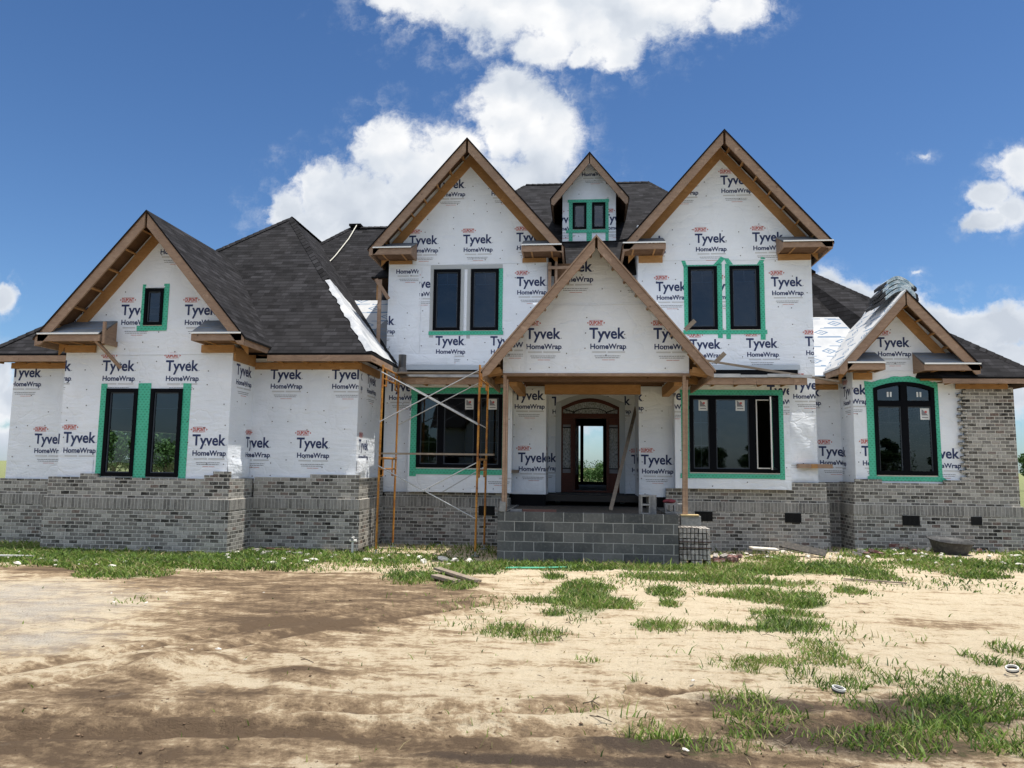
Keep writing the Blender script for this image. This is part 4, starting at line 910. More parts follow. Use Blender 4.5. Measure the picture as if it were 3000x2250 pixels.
# ---- brick base
BR = []
def brick(x0, x1, y0, y1, z0, z1, proud=.04, ledge=1.17, name='brick_wall'):
    B = MB(); B.box(x0, x1, y0, y1, ledge, z1, 'brick'); B.box(x0 - proud, x1 + proud, y0 - proud, y1, z0, .93, 'brick'); B.box(x0 - proud - .004, x1 + proud + .004, y0 - proud - .004, y1, .932, 1.164, 'soldier_brick'); B.box(x0 - proud, x1 + proud, y0 - proud, y1, 1.1645, 1.172, 'mortar')
    return B.build(name, H)
brick(-11.74, -7.58, 15.5, 16.9, -.3, 1.605)
brick(-14.1, -11.80, 16.6, 17.1, -.3, 1.52)
brick(-7.52, -5.05, 16.6, 18.66, -.3, 1.64)
brick(-4.99, -1.85, 18.6, 18.95, -.3, 1.28)
brick(2.02, 5.8, 18.6, 19.5, -.3, 1.47)
B = MB(); B.box(4.96, 5.8, 18.6, 19.4, 1.4705, 1.65, 'brick'); B.build('brick_wall', H)
brick(5.7, 6.4, 19.3, 19.6, -.3, 1.66)
brick(6.36, 10.04, 18.39, 19.5, -.3, 1.68)
# right part bricked to the eave, toothed at its left end; loose top courses on the other bases
B = MB(); B.box(8.98, 10.04, 18.39, 18.49, 1.68, 3.95, 'brick')
for i in range(28):
    z = 1.68 + .0813 * i; w = (.06, .16)[i % 2] + random.uniform(-.02, .03)
    if i < 27: B.box(8.98 - w, 8.98, 18.392, 18.49, z + .006, z + .0745, 'brick')
B.build('brick_wall', H)
B = MB(); B.box(9.94, 10.04, 18.5, 29, -.3, 3.95, 'brick'); B.build('brick_wall', H)
for (x0, x1, y, z) in ((-11.0, -10.6, 15.5, 1.605), (-8.15, -7.58, 15.5, 1.605), (-7.95, -7.58, 15.5, 1.686), (-6.2, -5.05, 16.6, 1.64), (6.4, 7.0, 18.39, 1.68), (8.4, 8.98, 18.39, 1.68)):
    B = MB(); B.box(x0, x1, y + .003, y + .09, z, z + .079, 'brick'); B.build('brick_course', H)
# crawl space vents
for (x0, x1, z0, z1, y) in ((2.69, 3.11, .70, .93, 18.555), (4.8, 5.18, .70, .93, 18.555), (-2.58, -2.18, .74, .97, 18.555), (7.4, 7.79, .70, .93, 18.345), (8.92, 9.16, .74, .93, 18.345)):
    B = MB(); B.box(x0, x1, y - .004, y + .02, z0, z1, 'void'); v = B.build('foundation_vent', H)
    B = MB(); n = 14
    for i in range(n): q = x0 + (i + .5) / n * (x1 - x0); B.box(q - .005, q + .005, y - .016, y - .005, z0 + .01, z1 - .01, 'vent_metal')
    B.box(x0, x1, y - .018, y - .005, z0, z0 + .01, 'vent_metal'); B.box(x0, x1, y - .018, y - .005, z1 - .01, z1, 'vent_metal'); B.build('grille', v)
# ---- block porch
B = MB(); B.box(-1.77, 1.93, 15.6, 15.8, -.3, 1.012, 'block'); B.box(-1.77, -1.57, 15.8, 18.5, -.3, 1.012, 'block'); B.box(1.73, 1.93, 15.8, 18.5, -.3, 1.012, 'block'); B.build('porch_block_wall', H)
B = MB(); B.box(-1.57, 1.73, 15.8, 20.2, .6, .985, 'dark_concrete'); B.build('porch_floor', H)
# ---- interior: floors, partitions, back walls with openings (seen through the glass)
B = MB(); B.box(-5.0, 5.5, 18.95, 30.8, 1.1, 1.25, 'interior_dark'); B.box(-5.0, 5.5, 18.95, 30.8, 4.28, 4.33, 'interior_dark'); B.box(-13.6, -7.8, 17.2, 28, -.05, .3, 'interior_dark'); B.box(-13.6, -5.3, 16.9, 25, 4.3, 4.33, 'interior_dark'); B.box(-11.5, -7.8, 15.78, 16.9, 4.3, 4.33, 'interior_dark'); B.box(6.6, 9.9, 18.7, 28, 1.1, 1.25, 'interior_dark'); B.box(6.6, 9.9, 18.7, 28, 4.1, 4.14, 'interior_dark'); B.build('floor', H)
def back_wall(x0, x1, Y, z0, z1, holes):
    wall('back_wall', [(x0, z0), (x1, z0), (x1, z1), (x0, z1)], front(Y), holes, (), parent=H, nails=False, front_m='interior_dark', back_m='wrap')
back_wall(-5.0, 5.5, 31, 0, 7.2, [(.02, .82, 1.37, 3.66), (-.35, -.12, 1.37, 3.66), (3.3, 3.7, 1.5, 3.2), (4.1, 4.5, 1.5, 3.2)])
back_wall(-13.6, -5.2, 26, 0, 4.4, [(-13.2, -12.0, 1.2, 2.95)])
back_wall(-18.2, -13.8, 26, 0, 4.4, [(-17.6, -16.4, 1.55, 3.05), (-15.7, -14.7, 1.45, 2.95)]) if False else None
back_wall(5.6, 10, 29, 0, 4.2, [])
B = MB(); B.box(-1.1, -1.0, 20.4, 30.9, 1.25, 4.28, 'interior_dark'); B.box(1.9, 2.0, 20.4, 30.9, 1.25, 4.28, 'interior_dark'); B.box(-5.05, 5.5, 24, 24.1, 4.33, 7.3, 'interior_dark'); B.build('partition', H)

# ------------------------------------------------------------------ loose things on and about the house
def one(name, B, label, cat, loc=None, rot=None, group=None, bevel=0, smooth=False):
    o = B.build(name, None, bevel=bevel, smooth=smooth); tag(o, label, cat, group)
    if loc is not None: o.location = loc
    if rot is not None: o.rotation_euler = rot
    return o
# temporary props under the porch roof
for x, y, x2, lab in ((-1.64, 15.7, -1.61, 'upright lumber prop under the left end of the porch beam'), (2.10, 15.75, 2.17, 'upright lumber prop on a block with a sunlit yellow top, right end of the porch')):
    B = MB()
    B.hexa([(x - .06, y, 1.02), (x + .0, y, 1.02), (x + .0, y + .09, 1.02), (x - .06, y + .09, 1.02), (x2 - .09, y, 3.895), (x2 - .03, y, 3.895), (x2 - .03, y + .09, 3.895), (x2 - .09, y + .09, 3.895)], 'lumber')
    B.hexa([(x + .004, y + .01, 1.02), (x + .045, y + .01, 1.02), (x + .045, y + .1, 1.02), (x + .004, y + .1, 1.02), (x2 - .026, y + .01, 3.8), (x2 + .015, y + .01, 3.8), (x2 + .015, y + .1, 3.8), (x2 - .026, y + .1, 3.8)], 'lumber')
    one('wooden_prop', B, lab, 'prop', group='props holding the porch beam')
B = MB(); B.box(-.2, .2, -.1, .1, 0, .2, 'concrete'); one('concrete_block', B, 'grey concrete block with a yellow slab as its sunlit top under the right porch prop', 'block', (2.2, 15.80, .79), bevel=.006)
B = MB(); B.box(-.2, .16, -.12, .1, 0, .025, 'sunlit_top'); one('sunlit_top', B, 'thin yellow slab standing for the sunlit top of the concrete block under the porch prop', 'board', (2.2, 15.78, .992))  # thin slab added, its yellow paints the sun on the block top
B = MB(); B.box(-.06, .06, -.08, .08, 0, .2, 'concrete'); one('concrete_block', B, 'small pale block at the foot of the left porch prop', 'block', (-1.68, 15.66, 1.014), (0, .05, .2), bevel=.006)
# leaning board by the door, planks, blocks on the porch
B = MB(); B.beam((.62, 17.2, .99), (1.40, 19.9, 3.55), .085, .04, 'old_wood', up=(0, 1, 0)); one('leaning_board', B, 'long grey board leaning across the right door jamb', 'board')
B = MB(); B.box(-.36, .36, -.1, .1, 0, .05, 'red_wood'); one('plank', B, 'reddish plank lying on the porch left of the door', 'plank', (-.93, 16.2, .987), (0, 0, .04))
B = MB(); B.box(-.12, .12, -.09, .09, 0, .06, 'concrete'); one('paver', B, 'grey paver lying on the porch beside the left prop', 'paver', (-1.42, 16.0, .987), (0, 0, .1))
def hollow_block(B, m='concrete'):
    B.box(-.2, .2, -.1, -.07, 0, .2, m); B.box(-.2, .2, .07, .1, 0, .2, m)
    for x in (-.2, -.015, .17): B.box(x, x + .03, -.0695, .0695, 0, .2, m)
    return B
o = one('hollow_block', hollow_block(MB()), 'hollow concrete block lying on its side at the right end of the porch', 'block', (1.93, 16.35, 1.11), (R(90), 0, 0.)); 
o = one('hollow_block', hollow_block(MB()), 'hollow concrete block tipped upright leaning on the porch edge', 'block', (1.38, 15.86, 1.02), (R(-8), R(86), R(92)), bevel=.004); o.location = (1.30, 15.85, 1.19)
B = MB(); B.box(-.2, .2, -.1, .1, 0, .2, 'concrete'); B.box(-.12, -.02, -.102, -.1, .04, .16, 'dark_concrete'); B.box(.03, .13, -.102, -.1, .04, .16, 'dark_concrete'); one('solid_block', B, 'grey block set on end behind the tipped porch block', 'block', (1.42, 16.0, 1.19), (0, R(90), R(80)), bevel=.006)
# rag
bm = bmesh.new(); bmesh.ops.create_icosphere(bm, subdivisions=2, radius=.1)
for v in bm.verts: v.co *= 1 + random.uniform(-.25, .25); v.co.z *= .5; v.co.x *= 1.5
me = bpy.data.meshes.new('rag'); bm.to_mesh(me); bm.free(); me.materials.append(MATS['red_cloth']); o = link('rag', me); tag(o, 'dark red rag bundled on the hollow block of the porch', 'rag'); o.location = (1.85, 16.42, 1.25)
# boards nailed on the wrapped corners
B = MB(); B.box(5.16, 5.45, 18.56, 18.745, 2.0, 2.1, 'lumber'); B.box(5.455, 5.6, 18.56, 18.745, 2.0, 2.1, 'beam_wood'); B.box(5.605, 5.95, 18.56, 18.745, 2.0, 2.1, 'lumber'); one('blocking', B, 'short row of wood blocks fixed on the right corner above the brick', 'wood block')
B = MB(); B.box(-1.76, -1.6, 18.4, 18.74, 1.8, 1.87, 'old_wood'); one('blocking', B, 'small grey wood block fixed beside the left bay window', 'wood block')
# prop of the left gable return
B = MB(); B.beam((-10.56, 15.04, 4.58), (-10.23, 15.5, 4.02), .05, .09, 'lumber', up=(0, 1, 0)); B.build('return_brace', H)
B = MB(); B.box(-10.42, -10.36, 15.05, 15.1, 4.5, 4.98, 'lumber'); B.box(-10.44, -10.40, 15.1, 15.58, 4.5, 4.62, 'lumber'); B.build('return_brace', H)
# loose board across the right pent roof
B = MB(); B.beam((2.7, 17.72, 4.52), (6.0, 18.1, 3.99 + .05), .09, .04, 'old_wood', up=(0, 0, 1)); one('loose_board', B, 'long weathered board lying slanted over the right pent roof', 'board')
for x, z, lab in ((2.12, 4.83, 'short wood stub nailed on the porch roof slope, upper one'), (2.72, 4.14, 'short wood stub nailed on the porch roof slope at its foot')):
    B = MB(); B.beam((x, 15.6, z), (x + .2, 15.6, z + .2), .09, .05, 'old_wood', up=(0, 1, 0)); one('toe_board', B, lab, 'wood stub', group='toe boards on the porch roof')
# stub framing between gable and porch roof, left; bracket on the left roof
B = MB(); B.box(-.9, -.82, 18.55, 18.74, 5.8, 7.15, 'lumber'); B.box(-.72, -.66, 18.5, 18.56, 6.1, 7.15, 'lumber'); B.box(-.9, -.2, 18.45, 18.49, 6.95, 7.02, 'lumber'); B.box(-.75, -.3, 18.7, 18.74, 6.1, 7.15, 'soffit_wood'); B.build('wall_framing', H)
B = MB(); B.beam((-5.24, 18.45, 4.95), (-5.24, 18.45, 6.72), .09, .05, 'lumber', up=(0, 1, 0)); B.beam((-5.34, 18.4, 6.72), (-5.02, 18.52, 6.22), .05, .09, 'lumber'); B.beam((-5.31, 18.5, 6.2), (-5.31, 18.5, 6.7), .05, .05, 'beam_wood', up=(0, 1, 0)); one('roof_bracket', B, 'lumber bracket standing on the roof against the left upstairs wall', 'bracket')
B = MB(); B.tube((-4.38, 17.6, 4.15), (-4.38, 17.6, 4.62), .095, 'pvc', 16); B.tube((-4.38, 17.6, 4.1), (-4.38, 17.6, 4.3), .16, 'pvc', 16, .1); one('vent_pipe', B, 'short black vent pipe standing at the roof valley above the scaffold', 'pipe')
# safety rope on the back roof
B = MB(); B.path([(-7.55, 23.62, 9.98), (-7.63, 23.0, 9.27), (-7.78, 22.2, 8.47), (-7.92, 21.75, 8.03)], .016, 'rope_white'); B.tube((-7.92, 21.75, 8.05), (-7.96, 21.6, 7.9), .05, 'galvanised'); B.tube((-7.96, 21.6, 7.9), (-8.02, 21.35, 7.62), .02, 'rope_white'); B.tube((-8.02, 21.35, 7.66), (-8.05, 21.28, 7.58), .045, 'galvanised'); one('safety_rope', B, 'pale safety rope hanging down the back roof slope', 'rope')
B = MB(); B.box(-7.82, -7.42, 23.55, 23.9, 9.9, 9.97, 'felt'); B.build('ridge_vent', H)
# shingle bundles draped over the right wing ridge
def bundle(y, lay, yw, half, dx):
    B = MB(); n = 14; k = (6.20 - 4.42) / 1.56; t0 = .078; prof = []
    off = .06 + lay * .088
    for i in range(n + 1):
        s = -1 + 2 * i / n; x = s * half + dx; z = 6.21 - k * (math.sqrt(x * x + .055) - .16) + off * 1.25 + .02
        prof.append((7.53 + x, z))
    for j, (a, b) in enumerate(zip(prof[:-1], prof[1:])):
        m_ = 'black_rubber' if j < 2 or j == n - 1 else 'bundle_wrap'; g = .004
        B.hexa([(a[0], y, a[1]), (b[0], y, b[1]), (b[0], y + yw, b[1]), (a[0], y + yw, a[1]), (a[0], y, a[1] + t0), (b[0], y, b[1] + t0), (b[0], y + yw, b[1] + t0), (a[0], y + yw, a[1] + t0)], m_)
    return B
labs = ['topmost wrapped shingle bundle in the back pile on the right ridge', 'second shingle bundle down in the pile on the right ridge', 'third shingle bundle down in the pile on the right ridge', 'lowest shingle bundle in the pile draped on the right ridge', 'shingle bundle behind the others on the right ridge', 'upper shingle bundle behind the others on the right ridge']
for i, (y, lay, yw, half, dx) in enumerate(((18.32, 3, .5, .40, .03), (18.28, 2, .52, .42, -.07), (18.22, 1, .54, .43, -.02), (18.15, 0, .6, .44, -.05), (18.82, 0, .35, .42, -.04), (18.84, 1, .33, .40, .02))):
    one('shingle_bundle', bundle(y, lay, yw, half, dx), labs[i], 'shingle bundle', group='shingle bundles on the right ridge')

# ------------------------------------------------------------------ scaffold
SC = thing('scaffold', (-3.4, 16.9, 0), 'rusty yellow tube scaffold with silver cross braces before the left bay window', 'scaffold')
def frame(x, z0, z1, lean=0):
    B = MB(); r = .024; ya, yb = 16.2, 17.65
    def P(y, z): return (x + lean * (z - z0), y, z)
    B.tube(P(ya, z0), P(ya, z1), r, 'scaffold_yellow'); B.tube(P(yb, z0), P(yb, z1), r, 'scaffold_yellow'); B.tube(P(ya, z1 - .06), P(yb, z1 - .06), r, 'scaffold_yellow')
    B.tube(P(ya + .32, z1 - .06), P(ya + .32, z1 - .45), .018, 'scaffold_yellow'); B.tube(P(yb - .32, z1 - .06), P(yb - .32, z1 - .45), .018, 'scaffold_yellow')
    B.tube(P(ya, z1 - .45), P(ya + .32, z1 - .45), .018, 'scaffold_yellow'); B.tube(P(yb, z1 - .45), P(yb - .32, z1 - .45), .018, 'scaffold_yellow')
    B.tube(P(ya, z1 - .3), P(yb, z1 - .3), .018, 'scaffold_yellow')
    return B.build('end_frame', SC, smooth=False)
def brace(p, q):
    B = MB(); B.tube(p, q, .013, 'galvanised', 8); B.build('cross_brace', SC)
for x in (-4.5, -2.31):
    frame(x, .12, 2.16, .008); frame(x + .016, 2.17, 4.18, .008)
    for y in (16.2, 17.65):
        B = MB(); B.box(x - .08, x + .08, y - .08, y + .08, .02, .035, 'galvanised'); B.tube((x, y, .035), (x, y, .14), .018, 'galvanised'); B.build('base_plate', SC)
for y in (16.16, 17.69):
    brace((-4.49, y, 4.02), (-2.29, y - .012, 2.85)); brace((-4.49, y - .03, 2.9), (-2.29, y - .036, 4.05))
brace((-4.5, 16.16, 1.93), (-2.31, 16.15, .82)); brace((-3.45, 16.12, 1.42), (-2.31, 16.12, 2.02)); brace((-3.35, 17.69, 1.32), (-2.31, 17.69, 1.95))
for q in ((-4.5, 16.18, 2.25), (-4.48, 16.18, 2.9), (-2.3, 16.18, 2.87)):
    B = MB(); B.tube((q[0], q[1] - .06, q[2]), (q[0], q[1], q[2]), .014, 'galvanised'); B.build('pin', SC)
B = MB(); B.box(-4.47, -1.95, 16.24, 16.42, 2.185, 2.225, 'old_wood'); one('scaffold_plank', B, 'weathered plank laid across the middle of the scaffold', 'plank')
B = MB(); B.box(-4.45, -2.2, 17.3, 17.52, 4.13, 4.17, 'old_wood'); one('scaffold_plank', B, 'brown plank laid on top of the scaffold under the roof edge', 'plank')

# ------------------------------------------------------------------ ground
def vnoise(x, y, s, seed, oct_=4, per=.5):
    x = np.asarray(x, float); y = np.asarray(y, float); out = np.zeros(np.broadcast(x, y).shape); amp = 1.; tot = 0
    for o in range(oct_):
        r = np.random.default_rng(seed + o * 17); tb = r.random((256, 256)); X, Y = x / s, y / s
        i, j = np.floor(X).astype(int), np.floor(Y).astype(int); f, g = X - i, Y - j; f = f * f * (3 - 2 * f); g = g * g * (3 - 2 * g)
        a, b, c, d_ = tb[i % 256, j % 256], tb[(i + 1) % 256, j % 256], tb[i % 256, (j + 1) % 256], tb[(i + 1) % 256, (j + 1) % 256]
        out += amp * ((a * (1 - f) + b * f) * (1 - g) + (c * (1 - f) + d_ * f) * g); tot += amp; amp *= per; s = s * .5
    return out / tot - .5
def ell(x, y, L, soft=.5):
    o = np.zeros_like(x)
    for (cx, cy, rx, ry) in L:
        q = np.sqrt(((x - cx) / rx) ** 2 + ((y - cy) / ry) ** 2); o = np.maximum(o, np.clip((1.25 - q) / soft, 0, 1))
    return o
def line_d(x, y, P):
    o = np.full_like(x, 1e9)
    for (a, b), (c, d_) in zip(P[:-1], P[1:]):
        vx, vy = c - a, d_ - b; tt = np.clip(((x - a) * vx + (y - b) * vy) / (vx * vx + vy * vy), 0, 1); o = np.minimum(o, np.hypot(x - a - tt * vx, y - b - tt * vy))
    return o
TR = [[(-5.2, 5.9), (-4.2, 7.1), (-3.4, 8.4), (-2.5, 9.6), (-1.2, 11.2)], [(-4.8, 5.4), (-3.5, 5.75), (-1.9, 6.05), (-.3, 6.2), (.9, 7.0)], [(-4.6, 5.1), (-2.5, 5.5), (-.5, 5.75), (1.2, 5.9), (3.2, 6.6)], [(-5.4, 6.6), (-4.6, 7.7), (-3.8, 9.0), (-3.0, 10.2)]]
MUD = [(-3.9, 5.38, .74, .34), (-2.29, 5.5, 1.25, .3), (-.48, 5.3, 1.65, .36), (.68, 5.35, 1.4, .4), (1.33, 6.31, .96, .45), (2.43, 6.3, 1.2, .8), (-3.02, 6.25, .42, .27), (-3.24, 5.0, .91, .28), (-2.54, 6.94, .62, .21), (-4.0, 6.2, .5, .5)]
BROWN = [(-3.75, 10.4, 1.7, 2.4), (-2.63, 11.7, 1.2, 1.9), (-6.2, 12.2, 1.6, .8), (-5.3, 12.4, 2.4, 1.3), (-9, 13.0, 1.6, .8)]
DARK = [(-3.3, 9.1, .8, .5), (-9.2, 12.9, 1.5, .35), (4.55, 10.3, 1., .35), (-3.3, 7.7, .35, .16), (.8, 6.9, .5, .1)]
GRAVEL = [(-7.2, 9.4, 1.6, 2.0), (-5.9, 7.9, .9, .8), (-8.5, 10.5, 2., 1.5)]
GPATCH = [(-11.5,15.0,2.5,1.0),(-8.5,14.9,2.6,.8),(-10.93,14.4,1.9,1.2),(-8.13,14.2,1.64,1.3),(-7.97,12.7,.72,.7),(-12.6,15.4,1.8,1.3),(-6.2,15.6,1.6,.95),(-4.1,15.6,1.3,.9),(-2.94,13.2,.53,.8),(-2.1,14.4,.6,.9),(-2.08,12.3,.33,.4),(-.75,14.95,1.6,.6),(1.35,15.0,1.1,.5),(.05,11.6,.46,1.7),(.4,11.0,.4,.5),(-.1,12.6,.3,.4),(-.53,13.6,.24,.4),(-.92,9.07,.24,.37),(-.43,8.97,.36,.4),(-.37,10.25,.2,.2),(1.31,12.27,.27,.45),(1.45,13.9,.8,.45),(.98,9.6,.33,.3),(3.1,15.3,1.2,.8),(4.4,15.4,1.4,.9),(2.49,14.1,.8,.6),(2.77,12.2,.86,.6),(3.2,11.5,.4,.4),(2.74,10.7,.42,.35),(2.57,9.95,.42,.45),(1.71,9.57,.3,.25),(2.22,9.65,.25,.25),(1.65,7.77,.42,.4),(2.02,7.6,.5,.5),(2.57,8.4,.28,.7),(4.3,12.95,.25,.4),(7.4,16.0,1.3,.8),(6.6,17.4,1.0,.7),(7.3,14.9,.5,.45),(10.3,17.2,1.4,1.3),(9.4,16.3,1.0,.7),(4.12,8.26,.28,.3),(4.7,8.9,.2,.35),(4.05,8.59,.15,.2),(.03,7.8,.15,.16),(.48,7.14,.12,.14),(.36,6.53,.1,.1),(1.34,7.92,.21,.3),(1.14,7.7,.14,.2),(1.12,6.21,.25,.2),(1.41,6.67,.29,.28),(.6,5.77,.22,.26),(.88,5.54,.42,.22),(1.24,5.92,.3,.25),(2.18,5.84,.7,.45),(2.78,6.2,.7,.8),(3.51,6.96,.5,.8),(2.96,6.79,.35,.4),(2.39,7.3,.4,.35),(2.88,7.48,.35,.3),(1.72,6.28,.27,.25),(-.54,11.2,.4,.25),(.4,5.67,.15,.3),(1.24,11.22,.15,.3),(2.97,13.6,1.1,.4),(5.31,14.6,.55,.5),(3.3,5.9,.7,.6),(4.1,16.9,.5,.4)]
THIN = [(2.6, 8.0, .9, .5), (3.6, 7.6, .6, .5), (3.0, 9.6, .8, .7), (-1.1, 9.3, .7, .6), (-1.2, 10.8, .8, .6), (1.6, 6.9, .7, .4), (.3, 6.2, .8, .4), (-6.3, 10.2, .3, .3), (.9, 13.2, 1.2, .7), (3.2, 12.9, 1.6, .8), (6, 13.8, 1.5, .8), (-4.5, 14.0, 1.8, .7), (1.2, 8.0, .5, .4)]
FOOT = [(-14.2, -11.7, 16.5, 30), (-11.8, -7.52, 15.44, 30), (-7.6, -5.0, 16.54, 30), (-5.2, 6, 18.54, 32), (-1.8, 1.95, 15.58, 20), (5.9, 10.1, 18.33, 30)]
def height(x, y):
    h = .05 * vnoise(x, y, 2.5, 3, 3) + .045 * vnoise(x, y, .7, 11, 3) * np.clip(1.6 - np.abs(y - 9) / 12, 0, 1) + .03 * vnoise(x, y, .2, 5, 3) * np.clip((11 - y) / 5, .25, 1)
    h += .15 * np.clip((x - 3.5) / 4, 0, 1) * np.clip((y - 13) / 4, 0, 1) + .05 * np.clip((x + 4) / -3, 0, 1) * 0
    for P in TR:
        dd = line_d(x, y, P); h += .014 * np.sin(2 * np.pi * (x * .9 + y * .45) / .17 + np.abs(dd) * 14) * np.exp(-(dd / .15) ** 4); h -= .035 * np.exp(-(dd / .13) ** 2); h += .025 * np.exp(-((dd - .22) / .09) ** 2)
    for (cx, cy, r, hh) in ((-4.05, 7.05, .28, .11), (-3.6, 7.25, .2, .06), (-2.6, 6.9, .35, .05), (.6, 10.2, .5, .05), (4.2, 11.5, .7, .06)):
        h += 1.15 * hh * np.exp(-(((x - cx) ** 2 + (y - cy) ** 2) / r ** 2))
    return h
fx = np.arange(-15, 13.01, .055); gx = 13 + np.cumsum(.08 * 1.22 ** np.arange(1, 46)); xs = np.concatenate([-15 - (gx[::-1] - 13), fx, gx])
fy = [3.0]
while fy[-1] < 21: fy.append(fy[-1] + .0062 * fy[-1])
fy = np.array(fy); gy = fy[-1] + np.cumsum(.2 * 1.2 ** np.arange(1, 44)); by = 3 - np.cumsum(.05 * 1.22 ** np.arange(1, 46)); ys = np.concatenate([by[::-1], fy, gy])
X, Y = np.meshgrid(xs, ys); nx, ny = len(xs), len(ys)
near = np.clip(1 - np.maximum(np.abs(X) - 40, 0) / 40, 0, 1) * np.clip(1 - np.maximum(np.abs(Y) - 50, 0) / 40, 0, 1)
Z = height(X, Y) * near
me = bpy.data.meshes.new('ground'); V = np.stack([X, Y, Z], -1).reshape(-1, 3)
idx = np.arange(nx * ny).reshape(ny, nx); Q = np.stack([idx[:-1, :-1], idx[:-1, 1:], idx[1:, 1:], idx[1:, :-1]], -1).reshape(-1, 4)
me.vertices.add(len(V)); me.vertices.foreach_set('co', V.ravel()); me.loops.add(Q.size); me.loops.foreach_set('vertex_index', Q.ravel()); me.polygons.add(len(Q)); me.polygons.foreach_set('loop_start', np.arange(0, Q.size, 4)); me.polygons.foreach_set('use_smooth', np.ones(len(Q), bool)); me.update(calc_edges=True)
n1 = vnoise(X, Y, 1.6, 21, 4); n2 = vnoise(X, Y, .4, 31, 3)
tone = .36 + .42 * ell(X, Y, MUD, .9) * .9 + .36 * ell(X, Y, BROWN, .6) + .35 * ell(X, Y, DARK, .8)
rut = np.zeros_like(X)
for P in TR: rut = np.maximum(rut, np.exp(-(line_d(X, Y, P) / .16) ** 2))
tone += .22 * rut + .16 * np.clip((6.8 - Y) / 2.0, 0, 1) + .13 * np.clip((-.6 - X) / 1.5, 0, 1) * np.clip((13.5 - Y) / 2, 0, 1) - .07 * np.clip((X + 1) / 2, 0, 1) * np.clip((Y - 6.5) / 2, 0, 1)
green = np.maximum(ell(X, Y, GPATCH, .6) * np.where(Y < 9.5, .42, .72), ell(X, Y, THIN, .9) * .3)
field = np.maximum(np.clip((Y - 19.5) / 3, 0, 1), np.clip((X - 12.5) / 3, 0, 1) * np.clip((Y - 15) / 4, 0, 1)); field = np.maximum(field, np.clip((-13 - X) / 2, 0, 1) * np.clip((Y - 13) / 2, 0, 1)); field = np.maximum(field, np.clip((-Y - 6) / 6, 0, 1) * .8)
green = np.maximum(green, field)
for nm, A in (('tone', tone), ('gravel', ell(X, Y, GRAVEL, 1.2)), ('green', green), ('wet', ell(X, Y, [(1.9, 5.9, 1.2, .5), (1.5, 6.6, .8, .35), (2.8, 6.6, .9, .6), (.5, 5.6, .7, .3), (-.4, 5.2, 1.0, .14), (-3.7, 5.6, .4, .1), (.55, 5.25, .6, .15)], .8) * .8)):
    at = me.attributes.new(nm, 'FLOAT', 'POINT'); at.data.foreach_set('value', A.ravel().astype(np.float32))
me.materials.append(MATS['ground']); tag(link('ground', me), kind='structure')

